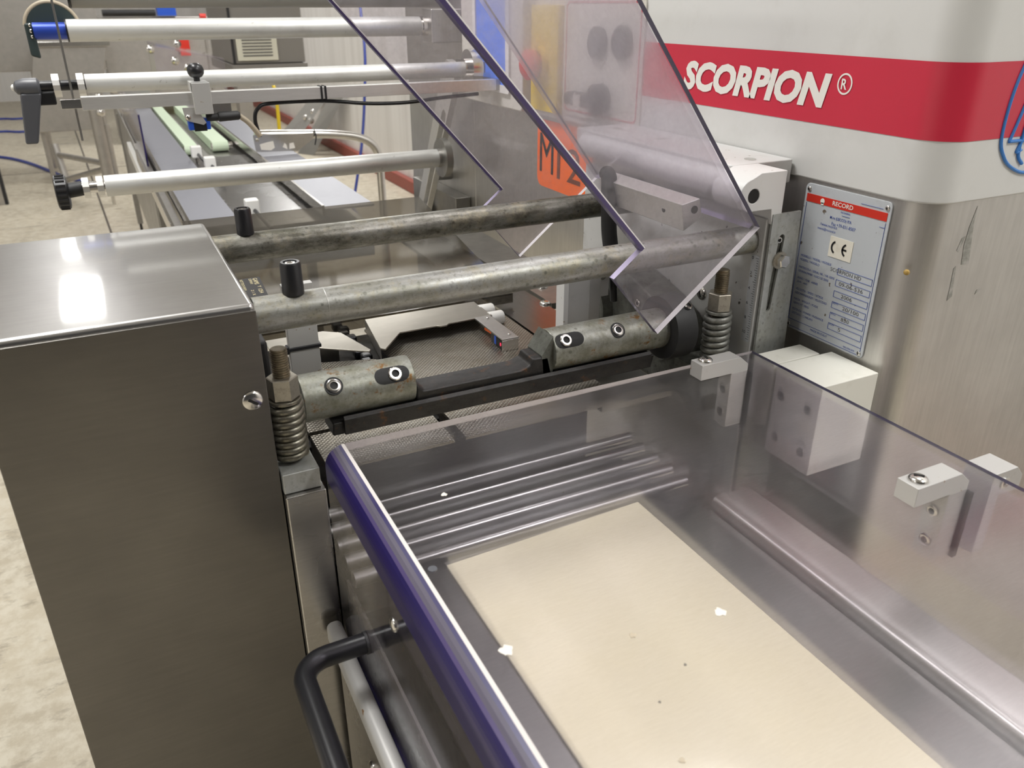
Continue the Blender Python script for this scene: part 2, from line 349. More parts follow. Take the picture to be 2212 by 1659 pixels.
def concrete():
    m, t, b = newmat('worn concrete floor'); v = coords(t)
    c = mixc(t, ramp(t, noise(t, v, 1.6, 8, 0.65), 0.3, 0.75), (0.62, 0.555, 0.43), (0.44, 0.385, 0.295))
    c = mixc(t, ramp(t, noise(t, v, 16, 8, 0.7), 0.42, 0.60), c, (0.66, 0.61, 0.50))
    c = mixc(t, ramp(t, noise(t, coords(t, (1, 1.6, 1)), 11, 6, 0.65), 0.56, 0.68), c, (0.40, 0.35, 0.27))
    c = mixc(t, ramp(t, noise(t, coords(t, (0.35, 2.2, 1)), 3.0, 4, 0.6), 0.66, 0.74), c, (0.20, 0.17, 0.135))
    t.links.new(c, b.inputs['Base Color']); b.inputs['Roughness'].default_value = 0.42
    bump(t, noise(t, v, 40, 6), 0.15, 0.002, b)
    return m
M['floor'] = concrete()
def panelling():
    m, t, b = newmat('white ribbed wall panel'); v = coords(t, (1, 1, 0.03))
    n = noise(t, v, 9, 4, 0.6)
    c = mixc(t, ramp(t, n, 0.35, 0.75), (0.90, 0.89, 0.88), (0.76, 0.745, 0.73))
    t.links.new(c, b.inputs['Base Color']); b.inputs['Roughness'].default_value = 0.5
    bump(t, n, 0.2, 0.004, b); return m
M['wall'] = panelling()
M['ceil'] = plain('hall ceiling', (0.50, 0.49, 0.47), 0.8)
M['trimred'] = stained('red brown kick rail', (0.30, 0.065, 0.045, 1), (0.20, 0.05, 0.04, 1), 0.5, 0, 6)

# ------------------------------------------------------------------ the hall
struct('floor', MB().box(-7, 2.6, -4, 17, -0.1, 0), M['floor'], smooth=False)
struct('ceiling', MB().box(-7, 2.6, -4, 17, 4.25, 4.35), M['ceil'], smooth=False)
struct('wall_right', MB().box(2.5, 2.6, -4, 17, 0, 4.25), M['wall'], smooth=False)
struct('wall_back', MB().box(-7, 2.5, 17, 17.1, 0, 4.25), M['wall'], smooth=False)
struct('wall_left', MB().box(-7.1, -7, -4, 17, 0, 4.25), M['wall'], smooth=False)
struct('trim_1', MB().quadbox([(-0.285,14.4,-0.005),(-0.275,14.4,-0.005),(0.02,5.2,-0.005),(0.01,5.2,-0.005),(-0.285,14.4,0.0015),(-0.27,14.4,0.0015),(0.025,5.2,0.0015),(0.01,5.2,0.0015)]), plain('dark floor joint', (0.10, 0.085, 0.07), 0.8), smooth=False)
struct('trim_2', MB().box(-4.0, 2.4, 9.47, 9.485, -0.005, 0.0015), plain('floor joint', (0.16, 0.135, 0.11), 0.8), smooth=False)
struct('baseboard_right', MB().box(2.44, 2.5, -4, 17, 0, 0.11), M['trimred'], bevel=0.01)

# ------------------------------------------------------------------ small fittings
X, Y, Z = Vector((1, 0, 0)), Vector((0, 1, 0)), Vector((0, 0, 1))
def cap_screw(parent, p, d, r=0.008, h=0.006, name='cap_screw', mat='bright'):
    p = Vector(p); d = Vector(d).normalized()
    s = obj(name, MB().lathe(p, d, [(0, r), (h*0.8, r), (h, r*0.86), (h, r*0.55), (h*0.35, r*0.5)], 28), M[mat], parent)
    obj('hex_socket', MB().lathe(p + d*h*0.2, d, [(0, r*0.52), (h*0.3, r*0.52)], 6), M['socket'], s, smooth=False)
    return s
def slot_screw(parent, p, d, r=0.01, h=0.004, sd=None, name='slotted_screw', mat='bright'):
    p = Vector(p); d = Vector(d).normalized()
    s = obj(name, MB().dome(p, d, r, h), M[mat], parent)
    u = Vector(sd) if sd else d.orthogonal(); u = (u - d*u.dot(d)).normalized()
    obj('slot', MB().obox(p + d*(h + 0.0006), u, d.cross(u), d, r*0.5, r*0.14, 0.0008), M['socket'], s, smooth=False)
    return s
def hexbolt(parent, p, d, r=0.009, h=0.008, name='hex_bolt', mat='nut'):
    p = Vector(p); d = Vector(d).normalized()
    s = obj(name, MB().lathe(p, d, [(0, r), (h*0.85, r), (h, r*0.85)], 6), M[mat], parent, smooth=False)
    return s
def arc(cx, cy, r, a0, a1, n=10):
    return [(cx + r*math.cos(math.radians(a0+(a1-a0)*i/n)), cy + r*math.sin(math.radians(a0+(a1-a0)*i/n))) for i in range(n+1)]
def rrect(x0, x1, y0, y1, r, n=5):
    return arc(x1-r, y1-r, r, 0, 90, n) + arc(x0+r, y1-r, r, 90, 180, n) + arc(x0+r, y0+r, r, 180, 270, n) + arc(x1-r, y0+r, r, 270, 360, n)

# ================================================================== the wrapping machine, front to back
# ---- machine cabinet on the right
def plan(off=0.0, y1=2.02, x1=1.9):
    r = 0.048; x, y = 0.90 - off, 0.648 - off
    return [(x, y1)] + arc(x + r + off, y + r + off, r + off, 180, 270, 14) + [(x1, y)]
t = thing('machine_cabinet', 'large white and stainless machine cabinet with red stripe and rounded corner', 'machine', (0.9, 0.65, 0))
obj('lower_panel', MB().prism(plan(-0.004) + [(1.9, 2.02)], 'z', 0.12, 1.322), M['cab'], t)
obj('upper_housing', MB().prism(plan(0) + [(1.9, 2.02)], 'z', 1.322, 1.95), M['white'], t, bevel=0.003)
band = obj('stripe', MB().strip(plan(0.0006, 2.015), 1.398, 1.487), M['red'], t)
obj('lettering', MB().text('SCORPION', (0.8988, 1.152, 1.4185), -Y, Z, 0.318, 0.0455, shear=0.22, bold=0.05), M['ink_white'], band, smooth=False)
rm = MB().text('R', (0.8988, 0.8165, 1.4455), -Y, Z, 0.0095, 0.0135, bold=0.02)
ro = [(0.811 + 0.0125*math.cos(a), 1.4525 + 0.0135*math.sin(a)) for a in [2*math.pi*i/32 for i in range(32)]]
ri = [(0.811 + 0.0103*math.cos(a), 1.4525 + 0.0113*math.sin(a)) for a in [2*math.pi*i/32 for i in range(32)]]
rm.prism(ro, 'x', 0.8986, 0.8990, [ri])
obj('registered_mark', rm, M['ink_white'], band, smooth=False)
# hand drawn marker doodle on the front face
mk = MB()
def stroke(pts, wd=0.0021):
    mk.tube([(x, 0.6468, z) for x, z in pts], wd, 8, 6)
stroke([(1.030,1.520),(1.011,1.482),(1.0015,1.441),(1.002,1.397),(1.016,1.374),(1.036,1.360),(1.066,1.351),(1.10,1.356),(1.13,1.38),(1.15,1.43),(1.14,1.49),(1.10,1.53),(1.06,1.54),(1.030,1.520)])
stroke([(1.052,1.49),(1.036,1.45),(1.024,1.41),(1.0185,1.393)]); stroke([(1.0185,1.393),(1.05,1.3925),(1.10,1.391)])
stroke([(1.060,1.46),(1.046,1.425),(1.043,1.40),(1.044,1.375),(1.056,1.363)]); stroke([(1.044,1.392),(1.039,1.379),(1.047,1.381)])
stroke([(1.075,1.47),(1.058,1.44),(1.052,1.41)])
obj('marker_drawing', mk, M['marker'], t)
obj('drip_stain', MB().lathe((0.9035, 0.664, 1.235), (-1, -0.6, 0), [(0, 0.004), (0.003, 0.003), (0.004, 0.001)], 14), plain('amber glue drop', (0.42, 0.27, 0.07), 0.25), t)
for pg in [[(0.996, 1.3138), (0.9967, 1.2927), (1.0034, 1.255), (1.0068, 1.2356), (0.9918, 1.2364), (0.9876, 1.2632), (0.9896, 1.2875), (0.9946, 1.308)], [(0.9867, 1.2756), (0.9797, 1.2549), (0.9752, 1.2574), (0.9803, 1.2733)], [(0.9819, 1.2358), (0.9887, 1.193), (0.9804, 1.1878), (0.98, 1.2073), (0.9783, 1.2332)], [(1.0493, 1.1956), (1.0367, 1.1882), (1.0391, 1.1945)]]:
    obj('scuff_mark', MB().prism(pg, 'y', 0.6515, 0.6519), M['scuff'], t, smooth=False)
# touch panel
hm = obj('touch_panel', MB().prism(rrect(1.68, 2.012, 1.327, 1.62, 0.012), 'x', 0.868, 0.9), M['hmi'], t, bevel=0.004)
obj('bezel', MB().prism(rrect(1.735, 1.93, 1.36, 1.58, 0.006), 'x', 0.862, 0.8685, [rrect(1.752, 1.914, 1.377, 1.565, 0.003)[::-1]]), M['whitepl'], hm)
obj('display', MB().box(0.8655, 0.8675, 1.752, 1.914, 1.377, 1.565), M['screen'], hm, smooth=False)
# emergency stop plate and buttons
es = obj('emergency_stop_plate', MB().box(0.885, 0.9, 1.555, 1.672, 1.335, 1.545), M['yellow'], t, bevel=0.002)
obj('stop_button', MB().lathe((0.885, 1.625, 1.43), (-1, 0, 0), [(0, 0.017), (0.018, 0.017), (0.02, 0.03), (0.034, 0.031), (0.042, 0.022), (0.044, 0.004)], 28), M['redpl'], es)
obj('guard_ring', MB().lathe((0.885, 1.625, 1.43), (-1, 0, 0), [(0, 0.036), (0.012, 0.034), (0.012, 0.028), (0, 0.028)], 28), M['yellow'], es)
pn = obj('button_panel', MB().prism(rrect(1.268, 1.55, 1.338, 1.56, 0.012), 'x', 0.8965, 0.9), M['hmi'], t)
obj('panel_outline', MB().prism(rrect(1.278, 1.540, 1.346, 1.552, 0.012), 'x', 0.8955, 0.8965, [rrect(1.281, 1.537, 1.349, 1.549, 0.010)[::-1]]), M['red'], pn, smooth=False)
for yy, zz in ((1.33, 1.484), (1.414, 1.480)):
    bt = obj('push_button', MB().lathe((0.8965, yy, zz), (-1, 0, 0), [(0, 0.029), (0.010, 0.029), (0.013, 0.024), (0.013, 0.022), (0.008, 0.020)], 28), M['black'], pn)
    obj('button_face', MB().lathe((0.889, yy, zz), (-1, 0, 0), [(0, 0.02), (0.002, 0.019)], 28), M['knobgrey'], bt)
sw = obj('rotary_switch', MB().lathe((0.8965, 1.395, 1.379), (-1, 0, 0), [(0, 0.03), (0.02, 0.029), (0.024, 0.022)], 28), M['black'], pn)
obj('switch_grip', MB().box(0.845, 0.874, 1.345, 1.462, 1.366, 1.392), M['black'], sw, bevel=0.008)
obj('position_tag', MB().box(0.8435, 0.8452, 1.392, 1.418, 1.368, 1.390), M['paper'], sw, smooth=False)
# orange hand-lettered label
ol = obj('orange_label', MB().prism(rrect(1.432, 1.668, 1.167, 1.314, 0.022), 'x', 0.9025, 0.9036), M['orange'], t)
obj('hand_lettering', MB().text('M', (0.9022, 1.655, 1.200), -Y, Z, 0.062, 0.085), M['ink_black'], ol, smooth=False)
obj('smeared_lettering', MB().text('12', (0.9022, 1.575, 1.196), -Y, Z, 0.10, 0.072), M['smear'], ol, smooth=False)
# name plate
nx = 0.9022
npl = obj('name_plate', MB().prism(rrect(0.703, 0.852, 1.097, 1.317, 0.007), 'x', 0.9015, 0.9040), M['nameplate'], t, bevel=0.0008)
for yy, zz in ((0.845, 1.309), (0.7095, 1.309), (0.845, 1.1035), (0.7095, 1.1035)):
    rv = obj('rivet', MB().dome((0.9015, yy, zz), (-1, 0, 0), 0.0036, 0.0018, 0.0004), M['bright'], npl)
    obj('rivet_hole', MB().cyl((0.8999, yy, zz), (0.8992, yy, zz), 0.0011, n=12), M['socket'], rv)
def onplate(mb_, s, y, z, wd, h, bold=0.0): mb_.text(s, (0.9013, y, z), -Y, Z, wd, h, bold=bold, depth=0.0002)
rb = obj('red_band', MB().box(0.9009, 0.9015, 0.7075, 0.8475, 1.2915, 1.3025), M['label_red'], npl, smooth=False)
tb = MB(); tb.text('RECORD', (0.9007, 0.799, 1.2945), -Y, Z, 0.036, 0.0062, bold=0.015, depth=0.0002)
tb.prism(arc(0.8175, 1.2965, 0.0038, 0, 360, 20)[:-1], 'x', 0.9005, 0.9008); tb.box(0.9005, 0.9008, 0.8148, 0.8195, 1.2910, 1.2945)
obj('band_lettering', tb, M['ink_white'], rb, smooth=False)
bl = MB()
onplate(bl, 'PACKAGING', 0.783, 1.2868, 0.0165, 0.0026, 0.01)
onplate(bl, 'M.ro (LECCO) ITA', 0.800, 1.2745, 0.038, 0.0052, 0.012)
onplate(bl, 'Fax +39-031-8507', 0.7955, 1.2672, 0.042, 0.0046)
onplate(bl, '//www.record.it', 0.8155, 1.2632, 0.031, 0.0042)
onplate(bl, 'avanti@record.it', 0.819, 1.2562, 0.033, 0.0046)
rows = [('MODELLO / MODEL / MODELE', 'MODELL / MODELO', 1.2110, 0.058, 0.037), ('MATRICOLA / SERIAL NR. / NR. SERIE', 'KENNNUMMER / N.RO DE SERIE', 1.1932, 0.068, 0.058),
        ('ANNO / YEAR / ANNEE', 'JAHR / ANO', 1.1765, 0.040, 0.021), ('VELOCITA / SPEED / VITESSE', 'GESCHWINDIGKEIT / VELOCIDAD', 1.1595, 0.054, 0.062),
        ('MASSA / WEIGHT / POIDS', 'GEWICHT / PESO', 1.1435, 0.047, 0.031), ('POTENZA / POWER / PUISSANCE', 'LEISTUNG / CONSUMO', 1.1275, 0.061, 0.042)]
for a, b_, zz, wa, wb in rows:
    onplate(bl, a, 0.8415, zz, wa, 0.0033); onplate(bl, b_, 0.8415, zz - 0.0062, wb, 0.0033)
onplate(bl, 'MADE IN ITALY', 0.801, 1.1062, 0.032, 0.0034); onplate(bl, '082.006.009', 0.7375, 1.1030, 0.020, 0.0026)
for s, zz in (('RPM', 1.1590), ('KG.', 1.1430), ('KW', 1.1268)): onplate(bl, s, 0.7683, zz, 0.009, 0.0035)
def line(y0, y1, z0, z1): bl.box(0.9008, 0.9015, min(y0, y1), max(y0, y1), min(z0, z1), max(z0, z1))
line(0.8465, 0.8468, 1.112, 1.2895); line(0.7078, 0.7081, 1.1035, 1.2895); line(0.7081, 0.8465, 1.1118, 1.1121); line(0.7081, 0.8465, 1.1008, 1.1011)
line(0.716, 0.752, 1.3062, 1.3065); line(0.7665, 0.780, 1.2835, 1.2838); line(0.7081, 0.7165, 1.2825, 1.2828)
for zz in (1.2025, 1.1860, 1.1695, 1.1532, 1.1370, 1.1208):
    y0, y1 = 0.7105, 0.7705
    line(y0, y1, zz+0.0088, zz+0.0091); line(y0, y1, zz-0.0003, zz); line(y0, y0+0.0004, zz, zz+0.0091); line(y1-0.0004, y1, zz, zz+0.0091)
obj('blue_print', bl, M['ink_blue'], npl, smooth=False)
gp = MB()
onplate(gp, 'SCORPION HD', 0.7835, 1.2045, 0.054, 0.0052); onplate(gp, '09-06-536', 0.7645, 1.1878, 0.042, 0.0052); onplate(gp, '2006', 0.757, 1.1712, 0.019, 0.0052)
onplate(gp, '20/100', 0.751, 1.1550, 0.029, 0.0052); onplate(gp, '850', 0.750, 1.1388, 0.0145, 0.0052); onplate(gp, '5', 0.752, 1.1226, 0.0045, 0.0052)
obj('stamped_figures', gp, M['ink_grey'], npl, smooth=False)
ce = obj('conformity_sticker', MB().box(0.9007, 0.9015, 0.7520, 0.7925, 1.2240, 1.2530), M['ce'], npl, smooth=False)
cm = MB()
def cearc(cy, cz, a0, a1):
    cm.prism(arc(cy, cz, 0.0098, a0, a1, 16) + arc(cy, cz, 0.0072, a1, a0, 16), 'x', 0.9001, 0.9006)
cearc(0.7790, 1.2385, 65-0, -65); cearc(0.7600, 1.2385, 65, -65); cm.box(0.9001, 0.9006, 0.7615, 0.7690, 1.2374, 1.2398)
obj('ce_mark', cm, M['ink_black'], ce, smooth=False)

# ---- left drive housing
t = thing('drive_housing', 'tall brushed stainless box housing at the left end of the rods', 'machine housing', (-0.015, 1.02, 0))
obj('shell', MB().box(-0.146, 0.116, 0.830, 1.214, 0.12, 1.266), M['sheetx'], t, bevel=0.006, seg=3)
obj('front_panel', MB().box(-0.1455, 0.1155, 0.8265, 0.8298, 0.125, 1.2595), M['sheet_shaded'], t, bevel=0.001)  # dim reflection of the front face put into a darker steel colour
slot_screw(t, (0.0985, 0.8268, 1.158), -Y, 0.0115, 0.004, (1, 0, -0.75))
obj('foot', MB().box(-0.12, 0.09, 0.86, 1.19, 0.0, 0.12), M['dull'], t)
tag(solo('frame_post', MB().box(0.1165, 0.1640, 0.812, 1.20, 0, 1.034), M['sheet'], 'plain stainless frame post under the left spring beside the housing', 'post', bevel=0.002), None, None)

# ---- tie rods
def tie_rod(y, z, mat, label, seam=None):
    t = thing('tie_rod', label, 'rod', (0.46, y, z))
    obj('bar', MB().cyl((0.1162, y, z), (0.806, y, z), 0.020, n=48), mat, t)
    if seam: obj('seam_ring', MB().lathe((0.193, y, z), X, [(0, 0.0200), (0.0002, 0.02015), (0.001, 0.02015), (0.0012, 0.0200)], 48), M['dull'], t)
    c = obj('stop_cap', MB().lathe((0.161, y, z + 0.0185), Z, [(0, 0.0118), (0.0335, 0.0112), (0.036, 0.0100), (0.036, 0.0074), (0.030, 0.0068)], 32), M['black'], t)
    obj('cap_screw', MB().lathe((0.161, y, z + 0.0485), Z, [(0, 0.0066), (0.004, 0.0064), (0.005, 0.0052), (0.005, 0.0034), (0.002, 0.003)], 24), M['bright'], c)
tie_rod(0.852, 1.2445, M['rod'], 'front thick grey zinc rod across the machine, nearer and lighter, with black stop cap', True)
tie_rod(1.144, 1.2415, M['rodold'], 'rear thick rod across the machine, darker and grimy, with black stop cap')

# ---- right frame plate with ruler, slotted angle
t = thing('side_frame_plate', 'speckled grey frame plate holding the right ends of both rods', 'frame plate', (0.82, 1.05, 0.9))
obj('plate', MB().prism([(0.823, 0.60), (0.823, 1.280), (1.30, 1.280), (1.30, 0.60)], 'x', 0.806, 0.822), M['plate'], t, bevel=0.0015)
rl = obj('ruler', MB().box(0.8052, 0.806, 0.8265, 0.8415, 1.095, 1.226), M['nameplate'], t, smooth=False)
tk = MB()
for i in range(36):
    zz = 1.222 - i*0.0035; L = 0.006 if i % 5 == 0 else 0.0035
    tk.box(0.8049, 0.8053, 0.827, 0.827 + L, zz, zz + 0.0005)
for i, s in enumerate(('0', '2', '4', '6', '8', '10')):
    tk.text(s, (0.8051, 0.8405, 1.2195 - i*0.0225), -Y, Z, 0.0035 if len(s) == 1 else 0.006, 0.0045, depth=0.0002)
obj('scale_marks', tk, M['ink_black'], rl, smooth=False)
slot_screw(t, (0.806, 0.94, 1.137), -X, 0.011, 0.004, (0, 0.4, 1))
for yy, zz in ((0.86, 1.01), (0.93, 0.985)): cap_screw(t, (0.806, yy, zz), -X, 0.007, 0.003)
t = thing('slotted_angle', 'stained zinc steel angle with long slot and hex bolt beside the name plate', 'bracket', (0.84, 0.83, 1.15))
slot = arc(0.8325, 1.252, 0.0052, 0, 180, 8) + arc(0.8245, 1.149, 0.0052, 180, 360, 8)
m_ = MB(); m_.prism([(0.811, 0.70), (0.811, 1.287), (0.862, 1.287), (0.884, 0.70)], 'y', 0.8165, 0.8205, [slot[::-1]])
obj('slotted_face', m_, M['angle'], t)
obj('return_flange', MB().prism([(0.8205, 0.70), (0.8205, 1.287), (0.852, 1.284), (0.852, 0.70)], 'x', 0.8225, 0.826), M['angle'], t)
obj('slot_backing', MB().box(0.816, 0.858, 0.8212, 0.8235, 1.12, 1.27), M['cast'], t)
obj('washer', MB().cyl((0.8335, 0.8165, 1.220), (0.8335, 0.814, 1.220), 0.0125), M['nut'], t)
hexbolt(t, (0.8335, 0.814, 1.220), -Y, 0.0098, 0.010, mat='bright')
cap_screw(t, (0.8295, 0.8205, 1.249), -Y, 0.0046, 0.004)

# ---- hinge block and rail of the raised guard
t = thing('hinge_block', 'white milled hinge block with large round hole above the frame plate', 'hinge block', (0.77, 0.9, 1.31))
hole = arc(0.7725, 1.3155, 0.0097, 0, 360, 28)[:-1]
prof = [(0.827, 1.3455), (0.827, 1.273), (0.810, 1.273), (0.807, 1.2945), (0.769, 1.2945)] + arc(0.7715, 1.3165, 0.0228, 265, 100, 14)[1:] + [(0.782, 1.3455)]
obj('bearing_end', MB().prism(prof, 'y', 0.818, 0.876, [hole[::-1]]), M['blockwhite'], t, bevel=0.0012)
obj('bore', MB().lathe((0.7725, 0.819, 1.3155), Y, [(0, 0.0096), (0.05, 0.0096)], 28), M['socket'], t)
obj('top_rail', MB().prism(rrect(0.782, 0.897, 0.878, 1.30, 0.006), 'z', 1.312, 1.3455), M['blockwhite'], t, bevel=0.002)
obj('hinge_roll', MB().cyl((0.7895, 0.878, 1.320), (0.7895, 1.27, 1.320), 0.0205, n=28), M['blockwhite'], t)
for yy in (0.905, 1.12, 1.25): obj('plug', MB().cyl((0.838, yy, 1.3455), (0.838, yy, 1.3465), 0.0085), M['bright'], t)
t = thing('aluminium_bar', 'square aluminium bar with drilled end seen through the raised clear guard', 'bar', (0.735, 1.0, 1.28))
obj('bar', MB().prism([(0.7075, 1.297), (0.738, 1.303), (0.745, 1.276), (0.7145, 1.259)], 'y', 0.886, 1.10), M['alu'], t, bevel=0.0012)
obj('end_hole', MB().cyl((0.730, 0.8862, 1.288), (0.730, 0.8850, 1.288), 0.0055, n=20), M['socket'], t)
for yy in (0.93, 1.06): obj('side_hole', MB().cyl((0.7112, yy, 1.281), (0.7102, yy, 1.281), 0.004, n=16), M['socket'], t)
t = thing('cable_gland', 'black cable boot hanging beside the drilled aluminium bar', 'cable', (0.72, 1.07, 1.2))
obj('boot', MB().tube([(0.722, 1.10, 1.302), (0.710, 1.075, 1.300), (0.706, 1.066, 1.27), (0.708, 1.064, 1.22), (0.712, 1.062, 1.19)], 0.0125), M['blackm'], t)
obj('cable', MB().tube([(0.712, 1.062, 1.195), (0.716, 1.06, 1.16), (0.722, 1.06, 1.10)], 0.006), M['black'], t)
t = thing('clamp_plate', 'small steel clamp with two socket screws behind the front rod', 'clamp', (0.70, 1.06, 1.16))
obj('clamp_body', MB().box(0.676, 0.704, 1.05, 1.075, 1.115, 1.190), M['clampgrey'], t, bevel=0.001)
for zz in (1.176, 1.152): cap_screw(t, (0.689, 1.05, zz), -Y, 0.0075, 0.004)

# ---- raised guard: two end sheets and the cover sheet between them
t = thing('raised_guard', 'clear polycarbonate safety guard tilted open over the rods, with notched end sheets', 'guard', (0.777, 1.01, 1.276))
ux, uz = Vector((-0.6145, 0.789)), Vector((-0.779, -0.627))     # along the cover, and down its end sheets
hp = Vector((0.777, 1.276))
def G(a, d): p = hp + ux*a + uz*d; return (p.x, p.y)
end = [(0.621, 1.150), (0.777, 1.276), G(0.62, 0), G(0.62, 0.198), (0.585, 1.268), (0.546, 1.237)]
def end_sheet(y0, y1):
    m = MB(); lo = len(m.b.verts)
    m.prism(end, 'y', y0, y1)
    m.b.faces.ensure_lookup_table()
    for f, k in zip(m.b.faces, (3, 1, 2, 4, 2, 4)): f.material_index = k
    return obj('end_sheet', m, [M['poly'], M['poly_edge'], M['poly_lilac'], M['poly_highlight'], M['poly_purple']], t, smooth=False)
end_sheet(0.804, 0.814); end_sheet(1.206, 1.214)
for y_, wv in ((0.8033, 0.0052), (1.2053, 0.0036)):        # bevelled left edge: violet, then a highlight painted as a pale line
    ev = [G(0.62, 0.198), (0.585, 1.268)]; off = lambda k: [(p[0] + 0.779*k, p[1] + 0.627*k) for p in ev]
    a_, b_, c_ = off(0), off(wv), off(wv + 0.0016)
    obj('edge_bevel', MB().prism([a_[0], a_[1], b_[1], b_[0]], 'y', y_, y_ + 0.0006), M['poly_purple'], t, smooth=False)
    obj('edge_highlight', MB().prism([b_[0], b_[1], c_[1], c_[0]], 'y', y_, y_ + 0.0006), M['poly_highlight'], t, smooth=False)
q = [Vector(G(0.004, -0.001)), Vector(G(0.62, -0.001)), Vector(G(0.62, -0.009)), Vector(G(0.004, -0.009))]
q = [Vector(G(0.004, 0.009)), Vector(G(0.62, 0.009)), Vector(G(0.62, 0.001)), Vector(G(0.004, 0.001))]
m_ = MB(); m_.prism([tuple(p) for p in q], 'y', 0.8142, 1.2058)
m_.b.faces.ensure_lookup_table()
for f, k in zip(m_.b.faces, (0, 1, 0, 2)): f.material_index = k
obj('cover_sheet', m_, [M['polyblur'], M['poly_edge'], M['poly_lilac']], t, smooth=False)

# ---- springs on their studs
def spring_stud(cx, cy, zb, zt, pm, sm, label, old, base=None):
    t = thing('compression_spring', label, 'spring', (cx, cy, zb))
    th = [(0, 0.0088)]; z = 0; L = zt - zb
    while z < L - 0.004:
        th += [(z + 0.0007, 0.0098), (z + 0.0014, 0.0098), (z + 0.0021, 0.0088)]; z += 0.0028
    th += [(L - 0.001, 0.0094), (L, 0.0082)]
    obj('threaded_stud', MB().lathe((cx, cy, zb), Z, th, 24), pm, t)
    hn = zt - 0.034
    obj('hex_nut', MB().lathe((cx, cy, hn - 0.026), Z, [(0, 0.0165), (0.001, 0.0178), (0.025, 0.0178), (0.026, 0.0165)], 6), M['nut'], t, smooth=False)
    obj('washer', MB().cyl((cx, cy, hn - 0.031), (cx, cy, hn - 0.0262), 0.0192), sm, t, bevel=0.0012)
    H = hn - 0.033 - zb; n = 8 if not old else 8
    obj('coil', MB().helix((cx, cy, zb + 0.004), 0.0162, 0.0047, (H - 0.006)/n, n, 10, 26), sm, t)
    return t
spring_stud(0.1365, 0.852, 1.061, 1.203, M['stud'], M['spring'], 'coil spring on brown threaded stud with nut beside the left housing', False)
spring_stud(0.763, 0.850, 1.058, 1.207, M['stud'], M['springold'], 'grey coil spring on threaded stud with nut beside the ruler plate', True)
solo('spring_block', MB().box(0.1168, 0.1600, 0.819, 0.905, 1.0345, 1.0605), M['angle'], 'grey steel block under the left coil spring', 'block', bevel=0.0015)
solo('spring_block', MB().box(0.735, 0.8055, 0.822, 0.905, 1.00, 1.0575), M['cast'], 'dark steel block under the right coil spring', 'block', bevel=0.0015)

# ---- sealing jaw
JY, JZ, JR = 0.892, 1.1165, 0.0295
t = thing('sealing_jaw', 'rusty rotating sealing jaw with two round sleeves and a black iron bar', 'sealing jaw', (0.41, JY, JZ))
def sleeve(x0, x1, slotx, screwx, endside):
    m = MB(); n = 56; R = []
    d = Vector((0, -0.76, 0.65)).normalized()            # direction the screws face
    e = X.cross(d)
    hits = []
    m.cyl((x0, JY, JZ), (x1, JY, JZ), JR, n=n)
    s = obj('jaw_sleeve', m, M['jaw'], t, bevel=0.0012)
    P = lambda x, h, k=0.0: Vector((x, JY, JZ)) + d*h + e*k
    # slot: a dark pocket laid into the sleeve, with a screw in it
    path = [Vector((slotx + a, 0, 0)) for a in (-0.0135, 0.0135)]
    pk = MB(); N = 14; prev = None
    for q_ in range(N+1):
        k = -0.0105 + 0.021*q_/N; hw = 0.0115 + math.sqrt(max(0.0105**2 - k*k, 0)); h = math.sqrt(JR**2 - k**2) + 0.0006
        cur = (pk.b.verts.new(P(slotx - hw, h, k)), pk.b.verts.new(P(slotx + hw, h, k)))
        if prev: pk.b.faces.new((prev[0], prev[1], cur[1], cur[0]))
        prev = cur
    obj('slot_pocket', pk, M['socket'], s, smooth=False)
    cap_screw(s, P(slotx + (0.004 if endside > 0 else -0.006), JR - 0.0035), d, 0.0088, 0.0065)
    obj('counterbore', MB().lathe(P(screwx, JR - 0.002), d, [(0, 0.0112), (0.0026, 0.0112)], 26), M['socket'], s)
    cap_screw(s, P(screwx, JR - 0.002), d, 0.0088, 0.0045)
sleeve(0.160, 0.300, 0.271, 0.198, 1)
sleeve(0.500, 0.690, 0.524, 0.602, -1)
obj('end_wedge', MB().prism([(0.500, 1.144), (0.500, 1.092), (0.486, 1.088), (0.483, 1.118)], 'y', 0.872, 0.914), M['cast'], t)
bar = MB(); 
zt_, zb_ = 1.1035, 1.083
top = [(0.302, 1.1165), (0.312, 1.104), (0.322, zt_), (0.452, zt_), (0.466, 1.108), (0.470, 1.1165), (0.494, 1.1165), (0.500, 1.090), (0.500, zb_ - 0.003), (0.302, zb_ - 0.003)]
bar.prism(top, 'y', 0.872, 0.912)
obj('seal_bar', bar, M['black_iron'], t, bevel=0.003)
obj('lower_bar', MB().prism([(0.868, 1.086), (0.918, 1.086), (0.914, 1.066), (0.874, 1.066)], 'x', 0.192, 0.668), M['black_iron'], t, bevel=0.002)
obj('crimp_face', MB().prism([(0.864, 1.090), (0.8685, 1.094), (0.8685, 1.068), (0.864, 1.070)], 'x', 0.205, 0.66), M['black_iron'], t, bevel=0.001)
obj('shaft_collar', MB().lathe((0.690, JY, JZ), X, [(0, 0.0295), (0, 0.047), (0.020, 0.049), (0.034, 0.049), (0.036, 0.030)], 40), M['blackm'], t)
cap_screw(t, (0.715, JY - 0.030, JZ + 0.038), Vector((0, -0.62, 0.78)), 0.006, 0.005)
t = thing('bearing_housing', 'dark dirty cast bearing housing at the right end of the jaw', 'bearing housing', (0.78, 0.96, 1.1))
obj('body', MB().prism([(0.908, 0.99), (0.908, 1.055), (0.918, 1.085), (0.940, 1.106), (0.985, 1.124), (1.035, 1.138), (1.09, 1.150), (1.16, 1.150), (1.215, 1.11), (1.225, 1.06), (1.20, 0.99)], 'x', 0.745, 0.8055), M['cast'], t, bevel=0.004)
